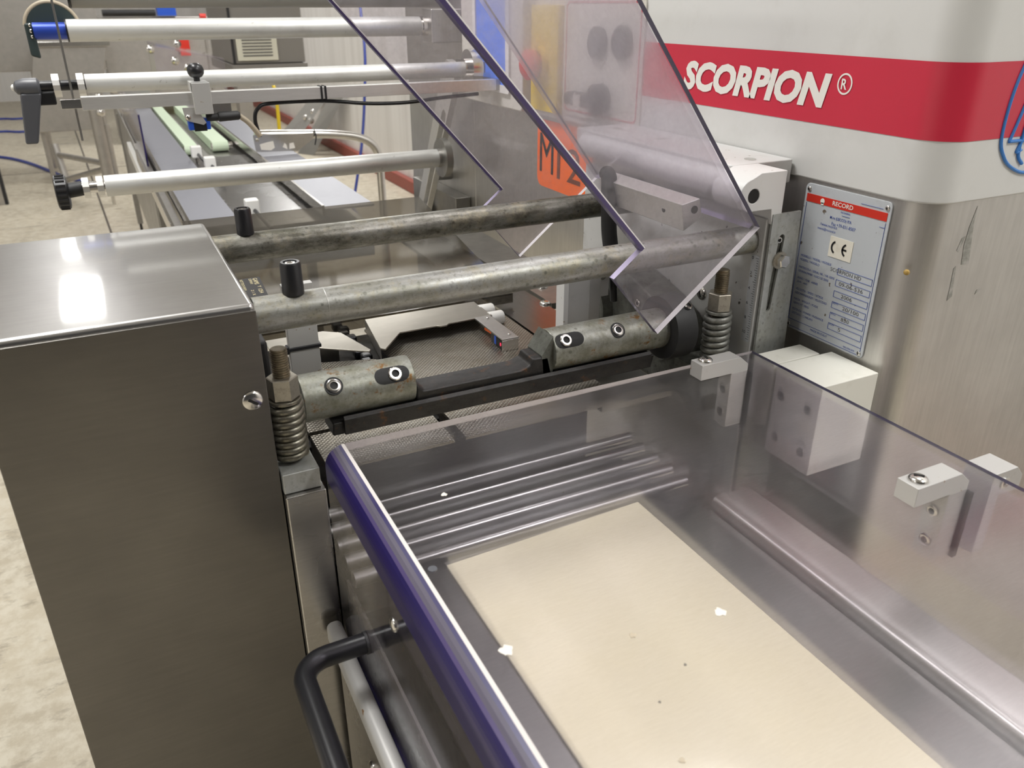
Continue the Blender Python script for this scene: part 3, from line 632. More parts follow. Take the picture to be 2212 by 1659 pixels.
obj('front_boss', MB().lathe((0.745, 0.955, 1.075), -X, [(0, 0.044), (0.012, 0.042), (0.014, 0.02)], 32), M['cast'], t)
cap_screw(t, (0.745, 1.02, 1.105), -X, 0.006, 0.004)
t = thing('shaft_disc', 'round grey steel disc with centre socket screw on the frame plate', 'disc', (0.79, 1.15, 1.06))
obj('disc', MB().lathe((0.7448, 1.150, 1.062), -X, [(0, 0.056), (0.020, 0.056), (0.022, 0.054), (0.022, 0.043), (0.0235, 0.041)], 44), M['cast'], t)
cap_screw(t, (0.7213, 1.150, 1.062), -X, 0.0125, 0.004)

solo('rubber_stop', MB().box(0.1168, 0.137, 0.925, 0.962, 1.10, 1.185), M['blackm'], 'black rubber block on the housing side behind the left threaded stud', 'block', bevel=0.005)
# ---- support strips below the front rod
t = thing('support_post', 'worn aluminium post with black cable tie under the left end of the front rod', 'post', (0.194, 1.0, 1.1))
obj('strip', MB().box(0.174, 0.2135, 0.996, 1.008, 0.98, 1.226), M['clampgrey'], t, bevel=0.001)
obj('cable_tie', MB().box(0.1715, 0.2160, 0.9935, 1.0105, 1.1365, 1.1415), M['zip'], t, bevel=0.001)
obj('tie_head', MB().box(0.1665, 0.1735, 0.992, 1.000, 1.134, 1.144), M['zip'], t, bevel=0.001)
t = thing('support_post', 'wide grey post under the right part of the front rod', 'post', (0.62, 1.0, 1.1))
obj('strip', MB().box(0.598, 0.6365, 1.000, 1.022, 0.98, 1.20), M['plate'], t, bevel=0.001)
obj('edge_strip', MB().box(0.589, 0.5975, 0.998, 1.022, 0.98, 1.20), M['blockwhite'], t, bevel=0.001)
obj('rear_web', MB().box(0.637, 0.662, 1.010, 1.022, 0.98, 1.20), M['clampgrey'], t, bevel=0.001)

# ---- bed plates with pimpled steel
BZ = 1.040
t = thing('bed_plate', 'pimpled steel bed plate right of the seam, under the sealing jaw', 'plate', (0.47, 1.07, BZ))
obj('rear_plate', MB().prism([(0.356, 0.945), (0.600, 0.945), (0.600, 1.27), (0.352, 1.27), (0.352, 1.135)], 'z', BZ - 0.004, BZ), M['pimple'], t)
obj('front_plate', MB().box(0.356, 0.600, 0.842, 0.936, BZ - 0.004, BZ), M['pimple'], t)
obj('front_apron', MB().box(0.356, 0.600, 0.936, 0.939, 0.955, BZ - 0.0045), M['black_iron'], t)
obj('frame', MB().box(0.172, 0.606, 0.945, 1.30, 0.0, 1.018), M['black_iron'], t)
t = thing('bed_plate', 'pimpled steel bed plate left of the seam, beside the left spring', 'plate', (0.25, 1.07, BZ))
obj('rear_plate', MB().prism([(0.176, 0.945), (0.340, 0.945), (0.340, 1.128), (0.326, 1.14), (0.176, 1.185)], 'z', BZ - 0.004, BZ), M['pimple'], t)
obj('front_plate', MB().box(0.176, 0.340, 0.842, 0.936, BZ - 0.004, BZ), M['pimple'], t)
obj('front_apron', MB().box(0.176, 0.340, 0.936, 0.939, 0.955, BZ - 0.0045), M['black_iron'], t)
t = thing('cover_plate', 'raised stainless cover plate with cut corner and red-lit sensor on the right bed plate', 'cover plate', (0.45, 1.22, BZ))
cp = [(0.352, 1.262), (0.556, 1.262), (0.556, 1.184), (0.474, 1.182), (0.468, 1.176), (0.456, 1.176), (0.450, 1.181), (0.387, 1.180), (0.342, 1.122), (0.336, 1.130)]
obj('plate', MB().prism(cp, 'z', 1.0580, 1.0610), M['warm'], t, bevel=0.0008)
obj('skirt', MB().prism([(0.336, 1.130), (0.352, 1.262), (0.3535, 1.262), (0.3375, 1.130)], 'z', BZ, 1.058), M['dull'], t)
obj('riser', MB().box(0.36, 0.55, 1.235, 1.255, BZ, 1.058), M['dull'], t)
sh = obj('sensor_bridge', MB().box(0.522, 0.551, 1.074, 1.185, 1.0585, 1.0615), M['cab'], t, bevel=0.0005)
obj('bridge_end', MB().box(0.522, 0.551, 1.074, 1.0765, BZ, 1.0585), M['bright'], sh, bevel=0.0005)
obj('sensor_body', MB().box(0.5245, 0.545, 1.0768, 1.122, BZ, 1.0582), M['black'], sh)
obj('sensor_window', MB().box(0.5232, 0.5246, 1.079, 1.100, 1.0425, 1.0560), M['ink_black'], sh, smooth=False)
obj('led_digit', MB().box(0.5226, 0.5233, 1.0820, 1.0850, 1.0468, 1.0518), M['led'], sh, smooth=False)
obj('sensor_side', MB().box(0.5232, 0.5246, 1.101, 1.108, 1.0425, 1.0565), M['bluepl'], sh, smooth=False)
obj('sensor_cable', MB().tube([(0.535, 1.122, 1.049), (0.530, 1.140, 1.052), (0.533, 1.16, 1.048)], 0.0035), M['orange'], sh)
for p in ((0.541, 1.088, 1.0615), (0.541, 1.172, 1.0615)): obj('rivet', MB().dome(p, Z, 0.003, 0.0015), M['bright'], sh)
t = thing('corner_plate', 'small stainless triangular plate behind the left support post', 'cover plate', (0.26, 1.2, BZ))
obj('plate', MB().prism([(0.215, 1.165), (0.250, 1.178), (0.318, 1.128), (0.322, 1.134), (0.300, 1.225), (0.275, 1.245), (0.180, 1.245), (0.180, 1.165)], 'z', 1.0570, 1.0595), M['warm'], t, bevel=0.0008)
obj('stand', MB().box(0.235, 0.285, 1.19, 1.22, BZ - 0.02, 1.057), M['dull'], t)
t = thing('drive_chain', 'black greasy chain in the gap between the two cover plates', 'chain', (0.33, 1.3, 1.02))
for i in range(9):
    obj('chain_link', MB().box(0.312 + (i % 2)*0.006, 0.330 + (i % 2)*0.006, 1.150 + i*0.022, 1.168 + i*0.022, 1.020, 1.034), M['black'], t, bevel=0.004)
for i, (yy, lab) in enumerate(((1.195, 'white plastic peg nearer the red-lit sensor'), (1.235, 'white plastic peg behind the other, by the cover plate corner'))):
    solo('roller_peg', MB().lathe((0.553, yy, 1.050), X, [(0, 0.0125), (0.026, 0.0125), (0.028, 0.011)], 24), M['whitepl'], lab, 'peg', 'white pegs beside the bed plate')
t = thing('side_deck', 'smooth grey steel deck right of the bed plates with a dark slot', 'deck', (0.70, 1.4, 1.03))
obj('deck', MB().box(0.610, 0.700, 1.03, 2.0, 1.028, 1.036), M['deck'], t)
obj('deck_strip', MB().box(0.706, 0.8055, 1.24, 2.0, 1.028, 1.040), M['dull'], t)
obj('front_deck', MB().box(0.610, 0.740, 0.91, 1.03, 0.985, 0.995), M['dull'], t)
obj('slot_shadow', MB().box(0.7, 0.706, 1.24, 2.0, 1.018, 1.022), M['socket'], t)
for p in ((0.735, 1.33, 1.04), (0.70, 1.255, 1.036)): obj('screw_head', MB().dome(p, Z, 0.011, 0.005), M['bright'], t)
obj('label_reflection', MB().cyl((0.725, 1.37, 1.04), (0.725, 1.37, 1.0408), 0.022), plain('painted label reflection', (0.42, 0.10, 0.05), 0.5), t)  # orange label's reflection in the deck, painted as a brown red disc

# ---- infeed guard in the foreground: lid, side sheets, handle
XL, XR, YB, YF, ZL = 0.163, 0.790, 0.800, -0.30, 1.095
t = thing('infeed_guard', 'big scratched clear polycarbonate cover in the foreground with violet edge and black handle', 'guard', (0.47, 0.4, 1.09))
m = MB(); b = m.b
def lidface(pts, k):
    f = b.faces.new([b.verts.new(p) for p in pts]); f.material_index = k
RB = 0.024                       # bend between the left side sheet and the lid
prof_ = arc(XL + RB, ZL - RB, RB, 180, 90, 10)
lidface([(XL+RB, YF, ZL), (XR, YF, ZL), (XR, YB, ZL), (XL+RB, YB, ZL)], 0)
lidface([(XL+RB, YF, ZL-0.010), (XL+RB, YB, ZL-0.010), (XR, YB, ZL-0.004), (XR, YF, ZL-0.004)], 1)
lidface([(XL, YF, ZL-0.042), (XL, YF, ZL-RB), (XL, YB, ZL-RB), (XL, YB, ZL-0.042)], 2)
for i_, ((xa, za), (xb, zb)) in enumerate(zip(prof_, prof_[1:])):
    lidface([(xa, YF, za), (xb, YF, zb), (xb, YB, zb), (xa, YB, za)], (2, 2, 2, 2, 2, 5, 3, 3, 2, 4)[i_])  # reflections in the clear bend painted as coloured strips
lidface([(XR, YF, ZL-0.004), (XR, YB, ZL-0.004), (XR, YB, ZL), (XR, YF, ZL)], 2)
for yy_, k_ in ((YB, 4), (YF, 2)):
    lidface([(XL+RB, yy_, ZL-0.010), (XL+RB, yy_, ZL), (XR, yy_, ZL), (XR, yy_, ZL-0.004)], k_)
    lidface([(XL, yy_, ZL-0.042)] + [(p[0], yy_, p[1]) for p in prof_] + [(XL+RB, yy_, ZL-0.010), (XL+0.010, yy_, ZL-RB), (XL+0.010, yy_, ZL-0.042)], 5)
lid = obj('lid', m, [M['lid'], M['lidclear'], M['poly_edge'], M['poly_grey'], M['poly_reflect'], M['poly_purple'], M['poly_lilac']], t, smooth=False, keep=True)
obj('side_sheet', MB().box(XL, XL+0.009, YF, YB, 0.800, ZL-0.0425), M['polyclean'], t, smooth=False)
obj('bottom_edge', MB().box(XL-0.0004, XL+0.0094, YF, YB-0.002, 0.7965, 0.800), M['poly_edge'], t, smooth=False)
obj('doubler_sheet', MB().prism(rrect(0.18, 0.615, 0.995, ZL-0.043, 0.012), 'x', XL+0.0095, XL+0.013), M['polyclean'], t, smooth=False)
obj('far_side_sheet', MB().box(XR-0.008, XR, YF, YB, 0.955, ZL-0.0125), M['poly'], t, smooth=False)
hy0, hy1, hz, hx = 0.682, 0.440, 0.908, XL - 0.0005
hd = []
for cx2, cy2, a_ in ((0.117, hy0-0.030, (90, 180)), (0.117, hy1+0.030, (180, 270))):
    hd += [(x, y, hz) for x, y in arc(cx2, cy2, 0.030, a_[0], a_[1], 9)]
hb = obj('handle', MB().sweep([(hx, hy0, hz)] + hd + [(hx, hy1, hz)], 0.0118, 20), M['black'], t)
for yy in (hy0, hy1): obj('handle_collar', MB().cyl((hx-0.003, yy, hz), (hx, yy, hz), 0.0128), M['blackm'], hb)
obj('sheet_screw', MB().dome((XL+0.0005, 0.572, 1.022), -X, 0.0075, 0.003), M['bright'], t)
obj('lid_plug', MB().cyl((0.1945, 0.545, ZL-0.0012), (0.1945, 0.545, ZL+0.0004), 0.0042), M['knobgrey'], t)
for fx, fy, fr, fm in ((0.386, 0.386, 0.0048, 'paper'), (0.209, 0.426, 0.0055, 'paper'), (0.306, 0.396, 0.0026, 'tan'), (0.269, 0.284, 0.0022, 'tan'), (0.324, 0.352, 0.0011, 'ink_grey'), (0.285, 0.331, 0.0010, 'ink_grey'), (0.249, 0.651, 0.003, 'paper'), (0.36, 0.60, 0.0009, 'ink_grey')):
    obj('dirt_fleck', MB().prism([(fx + fr*math.cos(a)*(1+0.25*math.sin(3*a+fx*90)), fy + fr*math.sin(a)*(1+0.25*math.cos(5*a))) for a in [2*math.pi*i/14 for i in range(14)]], 'z', ZL + 0.0001, ZL + 0.0006), M[fm], t)
def lbracket(y0, y1, sd):
    pr = [(0.657, ZL+0.0005), (0.657, ZL+0.0225), (0.722, ZL+0.0225), (0.737, ZL+0.010), (0.737, ZL-0.082), (0.709, ZL-0.082), (0.709, ZL+0.0005)]
    o = obj('angle_bracket', MB().prism(pr, 'y', y0, y1), M['clampgrey'], t, bevel=0.0008)
    slot_screw(o, (0.6715, (y0+y1)/2, ZL+0.0226), Z, 0.0098, 0.0045, sd)
    for zz in (ZL-0.026, ZL-0.062): cap_screw(o, (0.709, (y0+y1)/2, zz), -X, 0.0066, 0.0022)
    obj('leg_shade', MB().box(0.7374, 0.744, y0-0.004, y1+0.004, ZL-0.085, ZL-0.0045), M['blackm'], o)  # black slab standing in for the shade behind the leg
lbracket(0.750, 0.774, (0.2, 1, 0)); lbracket(0.418, 0.443, (1, -1, 0))
# hinge blocks outside the guard
t = thing('guard_hinge', 'cream hinge block behind the far edge of the clear cover, below the name plate', 'hinge block', (0.84, 0.71, 1.08))
obj('main_block', MB().box(0.793, 0.897, 0.668, 0.752, 0.955, 1.092), M['cream_block'], t, bevel=0.0015)
obj('small_block', MB().box(0.793, 0.88, 0.757, 0.797, 0.99, 1.090), M['cream_block'], t, bevel=0.0015)
for yy, zz in ((0.735, 1.05), (0.685, 1.05), (0.735, 0.985), (0.685, 0.985)): cap_screw(t, (0.793, yy, zz), -X, 0.0068, 0.002)
t = thing('guard_hinge', 'grey chamfered hinge block behind the clear cover, nearest the right picture edge', 'hinge block', (0.82, 0.44, 1.08))
obj('block', MB().prism([(0.7905, 1.093), (0.830, 1.093), (0.843, 1.080), (0.843, 1.062), (0.808, 1.062), (0.808, 0.99), (0.7905, 0.99)], 'y', 0.424, 0.458), M['clampgrey'], t, bevel=0.001)
cap_screw(t, (0.812, 0.424, 1.078), -Y, 0.007, 0.002)

# ---- infeed bed seen through the cover
t = thing('infeed_conveyor', 'infeed conveyor with wide cream belt lying under the clear foreground cover', 'conveyor', (0.425, 0.2, 0))
bt_ = obj('belt', MB().prism([(0.283, -0.35), (0.571, -0.35), (0.571, 0.752), (0.283, 0.742)], 'z', 0.926, 0.930), M['belt'], t, bevel=0.001)
obj('nose_roller', MB().cyl((0.283, 0.744, 0.916), (0.571, 0.748, 0.916), 0.0135), M['dull'], t)
obj('table', MB().box(0.205, 0.652, -0.35, 0.742, 0.880, 0.9252), M['deck'], t)
obj('side_rail', MB().prism(rrect(0.656, 0.724, 0.88, 0.942, 0.008), 'y', -0.35, 0.70), M['cab'], t)
obj('frame', MB().box(0.176, 0.80, -0.35, 0.80, 0.25, 0.60), M['dull'], t)
obj('frame_legs', MB().box(0.22, 0.76, -0.30, 0.76, 0.0, 0.25), M['dull'], t)
obj('pedestal', MB().box(0.22, 0.64, -0.30, 0.72, 0.60, 0.88), M['black_iron'], t)
for i in range(5):
    yy = 0.766 + i*0.0355
    obj('grid_bar', MB().cyl((0.174, yy, 0.930), (0.662, yy, 0.930), 0.0085, n=24), M['deck'], t)
    obj('bar_sleeve', MB().cyl((0.174, yy, 0.930), (0.200 + 0.02*(i % 3), yy, 0.930), 0.0105, n=24), M['dull'], t)
obj('grid_tray', MB().box(0.176, 0.655, 0.748, 0.925, 0.880, 0.890), M['black_iron'], t)
t = thing('side_channel', 'rounded bare steel channel edge below the handle of the clear cover', 'channel', (0.15, 0.3, 0.84))
obj('lip', MB().prism(rrect(0.1415, 0.1605, 0.815, 0.848, 0.008), 'y', -0.35, 0.800), M['clampgrey'], t)
obj('inner_wall', MB().box(0.1725, 0.1755, -0.35, 0.80, 0.20, 0.905), M['sheet'], t)
obj('web', MB().box(0.150, 0.1605, -0.35, 0.79, 0.30, 0.815), M['sheet'], t, bevel=0.002)
for yy, zz in ((0.66, 0.735), (0.60, 0.66)): obj('bolt_head', MB().dome((0.150, yy, zz), -X, 0.012, 0.005), M['bright'], t)

# ---- smoked discharge cover
t = thing('discharge_cover', 'brownish smoked clear cover sloping behind the rods with a black sticker', 'cover', (0.4, 1.5, 1.1))
def sy(y): return 1.146 - (1.754 - y)*0.178
def slab(m, x0, x1, y0, y1, dz0, dz1):
    c = [(x0, y0, sy(y0)+dz0), (x1, y0, sy(y0)+dz0), (x1, y1, sy(y1)+dz0), (x0, y1, sy(y1)+dz0),
         (x0, y0, sy(y0)+dz1), (x1, y0, sy(y0)+dz1), (x1, y1, sy(y1)+dz1), (x0, y1, sy(y1)+dz1)]
    return m.quadbox(c)
obj('sheet', slab(MB(), 0.125, 0.640, 1.276, 1.754, -0.005, 0), M['smoked'], t, smooth=False)
obj('front_lip', MB().box(0.125, 0.640, 1.2715, 1.2758, 1.0425, sy(1.276)), M['smoked'], t, smooth=False)
st = obj('black_sticker', slab(MB(), 0.160, 0.220, 1.385, 1.470, 0.0002, 0.0008), M['ink_black'], t, smooth=False)
sl = Vector((0, 1, 0.178)).normalized()
sm = MB()
for s, xx, yy, wd, h in (('GAMS', 0.2065, 1.466, 0.024, 0.008), ('COMPANY', 0.1995, 1.466, 0.021, 0.005), ('NOT TOUCH INSIDE', 0.1835, 1.466, 0.042, 0.0055), ('Y', 0.2095, 1.436, 0.006, 0.006), ('1254', 0.2080, 1.424, 0.016, 0.007), ('2 1 X', 0.1955, 1.423, 0.020, 0.005), ('1', 0.180, 1.419, 0.003, 0.006)):
    sm.text(s, (xx, yy, sy(yy)+0.0010), -sl, X, wd, h, depth=0.0002)
obj('sticker_lettering', sm, plain('pale gold print', (0.66, 0.58, 0.34), 0.5), st, smooth=False)

# ================================================================== film rollers behind the sealing head
def roller(y, z, r, x0, x1, name, label, mat='alutube', cat='roller'):
    t = thing(name, label, cat, ((x0+x1)/2, y, z))
    obj('tube', MB().lathe((x0, y, z), X, [(0, r-0.002), (0, r-0.0005), (0.001, r), (x1-x0-0.001, r), (x1-x0, r-0.0005)], 40), M[mat], t)
    return t
G1 = 'film rollers across the machine'
t = roller(2.20, 1.572, 0.034, 0.010, 0.90, 'film_roller', 'topmost thick grey roller cut by the upper picture edge', 'leanmat')
obj('end_ring', MB().lathe((0.004, 2.20, 1.572), X, [(0, 0.03), (0, 0.0345), (0.006, 0.0345)], 40), M['black'], t)
t = roller(2.127, 1.4945, 0.0228, -0.008, 0.800, 'film_roller', 'film roller with blue sleeve at its left end')
obj('blue_sleeve', MB().lathe((-0.073, 2.127, 1.4945), X, [(0, 0.010), (0, 0.0172), (0.062, 0.0172), (0.062, 0.012)], 36), M['blue'], t)
obj('end_ring', MB().lathe((-0.011, 2.127, 1.4945), X, [(0, 0.012), (0, 0.0232), (0.003, 0.0232)], 36), M['black'], t)
obj('crank', MB().prism([(-0.088, 1.510), (-0.072, 1.510), (-0.070, 1.44), (-0.088, 1.446)], 'y', 2.115, 2.14), M['tarp'], t, bevel=0.004)
cg = obj('crank_guard', MB().prism(arc(-0.035, 1.498, 0.050, 5, 175, 20), 'y', 2.145, 2.16), M['tarp'], t)
obj('guard_rim', MB().tube([(p[0], 2.15, p[1]) for p in arc(-0.035, 1.498, 0.053, 8, 172, 10)], 0.0045, 10, 3), M['tan'], cg)
for p in ((-0.0765, 2.115, 1.506), (-0.0765, 2.113, 1.495), (-0.0765, 2.115, 1.484)): obj('end_screw', MB().dome(p, -X, 0.0045, 0.003), M['bright'], t)
obj('right_collar', MB().lathe((0.800, 2.127, 1.4945), X, [(0, 0.018), (0.006, 0.018), (0.006, 0.0225), (0.02, 0.0225)], 36), M['bright'], t)
obj('bearing_block', MB().box(0.820, 0.904, 2.09, 2.16, 1.455, 1.535), M['cab'], t, bevel=0.003)
t = roller(1.849, 1.408, 0.0172, 0.004, 0.800, 'film_roller', 'film roller with black clamping lever at its left end')
for x0 in (-0.052, -0.010): obj('collar', MB().lathe((x0, 1.849, 1.406), X, [(0, 0.0215), (0.012, 0.0215)], 14), M['alu'], t, smooth=False)
obj('spindle', MB().cyl((-0.080, 1.849, 1.406), (0.004, 1.849, 1.406), 0.0095), M['black'], t)
lv = obj('clamp_lever', MB().lathe((-0.118, 1.849, 1.405), X, [(0, 0.006), (0.004, 0.012), (0.018, 0.0165), (0.040, 0.0165), (0.044, 0.012)], 24), M['knobgrey'], t)
obj('lever_arm', MB().quadbox([(-0.121,1.838,1.303),(-0.099,1.838,1.303),(-0.099,1.852,1.303),(-0.121,1.852,1.303),(-0.110,1.834,1.395),(-0.074,1.834,1.395),(-0.074,1.858,1.395),(-0.110,1.858,1.395)]), M['knobgrey'], lv, bevel=0.004)
obj('lever_tip', MB().dome((-0.118, 1.849, 1.405), -X, 0.006, 0.004), M['whitepl'], lv)
obj('lever_body', MB().box(-0.088, -0.052, 1.840, 1.860, 1.372, 1.396), M['black'], lv, bevel=0.003)
obj('end_disc', MB().lathe((0.800, 1.849, 1.412), X, [(0, 0.020), (0.01, 0.020), (0.01, 0.040), (0.03, 0.042), (0.034, 0.042)], 36), M['bright'], t)
obj('mount_arm', MB().box(0.8342, 0.852, 1.838, 1.972, 1.400, 1.424), M['dull'], t)
t = roller(2.034, 1.1775, 0.0232, 0.000, 0.800, 'film_roller', 'lowest film roller with black knurled knob at its left end')
for x0, r in ((-0.045, 0.0225), (-0.016, 0.0235)): obj('collar', MB().lathe((x0, 2.034, 1.1775), X, [(0, r), (0.013, r)], 12), M['alu'], t, smooth=False)
obj('spindle', MB().cyl((-0.062, 2.034, 1.1775), (0, 2.034, 1.1775), 0.0125), M['bright'], t)
kn = obj('knurled_knob', MB().lathe((-0.100, 2.034, 1.172), X, [(0, 0.030), (0.002, 0.036), (0.024, 0.036), (0.026, 0.030)], 44), M['black'], t, smooth=False)
for i in range(22):
    a = 2*math.pi*i/22
    obj('knurl', MB().box(-0.096, -0.078, 2.034+0.0358*math.cos(a)-0.002, 2.034+0.0358*math.cos(a)+0.002, 1.172+0.0358*math.sin(a)-0.002, 1.172+0.0358*math.sin(a)+0.002), M['blackm'], kn, smooth=False)
obj('hub', MB().cyl((-0.076, 2.034, 1.174), (-0.045, 2.034, 1.1775), 0.016), M['blackm'], t)
obj('end_disc', MB().lathe((0.798, 2.034, 1.1775), X, [(0, 0.0235), (0.008, 0.0235), (0.010, 0.050), (0.028, 0.050), (0.030, 0.044)], 40), M['dull'], t)
t = thing('unwind_frame', 'dull steel unwind frame with slotted grey arm behind the cabinet rear edge', 'frame', (0.9, 2.2, 0.5))
ar = [(2.335, 0.93), (2.265, 0.93), (1.985, 1.36), (1.975, 1.41), (2.03, 1.42), (2.06, 1.395)]
sl_ = [(2.245, 1.015), (2.222, 1.003), (2.05, 1.268), (2.045, 1.285), (2.057, 1.297), (2.072, 1.289)]
obj('slotted_arm', MB().prism(ar, 'x', 0.832, 0.850, [sl_[::-1]]), M['alu'], t, bevel=0.001)
obj('arm_pivot', MB().cyl((0.850, 2.20, 1.10), (0.906, 2.20, 1.10), 0.016), M['dull'], t)
obj('plate', MB().box(0.905, 0.925, 2.025, 2.52, 0.0, 1.95), M['cab'], t, bevel=0.002)
obj('lower_box', MB().box(0.86, 0.904, 2.06, 2.4, 0.6, 1.06), M['dull'], t, bevel=0.002)
# square sensor rail with clamp
t = thing('sensor_rail', 'square aluminium rail in front of the lever roller carrying a sensor clamp', 'rail', (0.4, 1.79, 1.385))
obj('rail', MB().box(-0.010, 0.8538, 1.782, 1.806, 1.3655, 1.3895), M['alu'], t, bevel=0.0008)
obj('rail_bracket', MB().box(0.854, 0.864, 1.782, 1.972, 1.366, 1.389), M['dull'], t)
obj('rail_end', MB().box(-0.045, -0.010, 1.786, 1.802, 1.369, 1.386), M['bright'], t, bevel=0.001)
zt = obj('cable_tie', MB().box(0.4435, 0.4475, 1.7805, 1.8075, 1.364, 1.391), M['zip'], t); 
obj('cable_tie', MB().box(0.452, 0.456, 1.7805, 1.8075, 1.364, 1.391), M['zip'], t)
t = thing('sensor_clamp', 'clamp block with black ball knob and blue sensor on the square rail', 'clamp', (0.2, 1.79, 1.39))
obj('clamp_body', MB().box(0.1875, 0.2215, 1.7685, 1.829, 1.3900, 1.408), M['clampgrey'], t, bevel=0.001)
obj('front_jaw', MB().box(0.1875, 0.2215, 1.766, 1.7815, 1.349, 1.408), M['clampgrey'], t, bevel=0.001)
obj('ball_knob', MB().lathe((0.204, 1.808, 1.408), Z, [(0, 0.006), (0.006, 0.006), (0.008, 0.011), (0.014, 0.0155), (0.021, 0.0165), (0.028, 0.014), (0.033, 0.008), (0.034, 0.002)], 28), M['black'], t)
sb = obj('sensor_bracket', MB().prism([(0.165, 1.362), (0.190, 1.362), (0.206, 1.332), (0.200, 1.328), (0.168, 1.338)], 'y', 1.776, 1.779), M['alu'], t)
obj('bracket_screw', MB().dome((0.173, 1.776, 1.344), -Y, 0.0055, 0.004), M['bright'], sb)
obj('blue_sensor', MB().box(0.172, 0.214, 1.780, 1.800, 1.318, 1.340), M['bluepl'], t, bevel=0.002)
obj('sensor_lens', MB().box(0.182, 0.206, 1.779, 1.7805, 1.316, 1.334), M['socket'], t)
obj('side_plate', MB().box(0.222, 0.262, 1.806, 1.812, 1.342, 1.3655), M['clampgrey'], t)
pl = obj('cable_plug', MB().lathe((0.208, 1.784, 1.340), (1, 0, 0.03), [(0, 0.007), (0.022, 0.0075), (0.024, 0.0095), (0.062, 0.009), (0.066, 0.006)], 20), M['blackm'], t)
t = thing('sensor_cable', 'black cable looping below the square rail to the right', 'cable', (0.4, 1.79, 1.35))
obj('left_loop', MB().tube([(0.272, 1.785, 1.341), (0.290, 1.785, 1.325), (0.309, 1.785, 1.298)], 0.0055), M['tan'], t)
obj('loop', MB().tube([(0.309, 1.79, 1.296), (0.3035, 1.79, 1.33), (0.312, 1.79, 1.352), (0.34, 1.793, 1.3605), (0.45, 1.795, 1.360), (0.55, 1.795, 1.350), (0.64, 1.795, 1.348), (0.72, 1.795, 1.354), (0.815, 1.80, 1.358)], 0.004), M['black'], t)
solo('support_strip', MB().box(-0.0245, -0.0205, 1.83, 1.843, 1.305, 1.95), M['dull'], 'thin upright steel strip crossing in front of the left roller ends', 'strip')

# ================================================================== outfeed conveyor and the hall behind
t = thing('outfeed_conveyor', 'long stainless outfeed conveyor running away behind the machine with two pale green belts', 'conveyor', (0.45, 4.6, 0))
obj('left_deck', MB().box(0.200, 0.345, 2.50, 5.75, 0.945, 0.950), M['film'], t)
obj('right_deck', MB().box(0.600, 0.760, 2.50, 5.30, 0.960, 0.966), M['film'], t)
obj('centre_plate', MB().box(0.345, 0.600, 2.50, 3.85, 0.925, 0.932), M['deck'], t)
obj('under_box', MB().box(0.205, 0.75, 2.50, 6.4, 0.80, 0.90), M['dull'], t)
for x0, x1, y0 in ((0.362, 0.418, 4.10), (0.492, 0.565, 4.15)):
    gb = obj('green_belt', MB().prism([(y0+0.02, 0.905)] + arc(y0+0.02, 0.928, 0.023, 270, 90, 8) + [(5.85, 0.951), (5.85, 0.905)], 'x', x0, x1), M['greenbelt'], t)
    obj('belt_pulley', MB().cyl((x0-0.004, y0+0.02, 0.928), (x1+0.02, y0+0.02, 0.928), 0.017), M['bright'], gb)
obj('yellow_sheet', MB().box(0.37, 0.56, 5.86, 6.38, 0.955, 0.96), M['yellowsheet'], t)
for xx, z1 in ((0.200, 0.968), (0.596, 0.978)): obj('guide_rail', MB().box(xx-0.005, xx+0.004, 2.50, 5.4, 0.945, z1), M['bright'], t, bevel=0.001)
obj('outer_edge', MB().box(0.155, 0.166, 2.5, 4.2, 0.88, 0.935), M['bright'], t, bevel=0.002)
obj('left_ledge', MB().box(0.166, 0.195, 2.5, 4.6, 0.90, 0.906), M['farsteel'], t)
obj('side_skirt', MB().box(0.170, 0.176, 3.6, 6.4, 0.42, 0.90), M['dull'], t)
bs = obj('clear_side_sheet', MB().box(0.180, 0.186, 3.9, 5.8, 0.90, 1.12), M['polyclean'], t, smooth=False)
obj('sheet_edge', MB().box(0.1795, 0.1865, 3.885, 3.9, 0.90, 1.12), M['poly_edge'], bs, smooth=False)
obj('white_bracket', MB().box(0.150, 0.172, 4.0, 5.0, 0.80, 0.86), M['whitepl'], t, bevel=0.002)
obj('cross_box', MB().box(0.19, 0.36, 5.75, 6.2, 0.95, 1.06), M['farsteel'], t)
for yy in (3.3, 6.35):
    lg = obj('leg', MB().box(0.160, 0.195, yy, yy+0.04, 0.10, 0.86), M['dull'], t)
    obj('levelling_foot', MB().lathe((0.177, yy+0.02, 0), Z, [(0, 0.035), (0.012, 0.035), (0.022, 0.010), (0.11, 0.009)], 20), M['blackm'], lg)
    lg = obj('leg', MB().box(0.70, 0.735, yy, yy+0.04, 0.10, 0.86), M['dull'], t)
    obj('levelling_foot', MB().lathe((0.717, yy+0.02, 0), Z, [(0, 0.035), (0.012, 0.035), (0.022, 0.010), (0.11, 0.009)], 20), M['blackm'], lg)
for (xx, yy, zz), lab in (((0.400, 2.62, 0.966), 'white clamp block on the outfeed conveyor, the nearest one'), ((0.386, 3.42, 0.975), 'white clamp block on the outfeed conveyor, in front of the green belts'), ((0.372, 3.72, 0.975), 'dim white clamp block on the outfeed conveyor, by the end of the narrow green belt')):
    c = thing('guide_clamp', lab, 'clamp', (xx, yy, zz), 'guide clamps on the outfeed conveyor')
    obj('clamp_block', MB().box(xx-0.021, xx+0.021, yy-0.02, yy+0.02, zz-0.02, zz+0.028), M['whitepl'], c, bevel=0.005)
    obj('clamp_rod', MB().cyl((xx+0.004, yy-0.012, zz-0.005), (xx+0.016, yy-0.20, zz-0.022), 0.006), M['black'], c)
    obj('clamp_foot', MB().cyl((xx, yy, 0.932), (xx, yy, zz-0.02), 0.008), M['bright'], c)
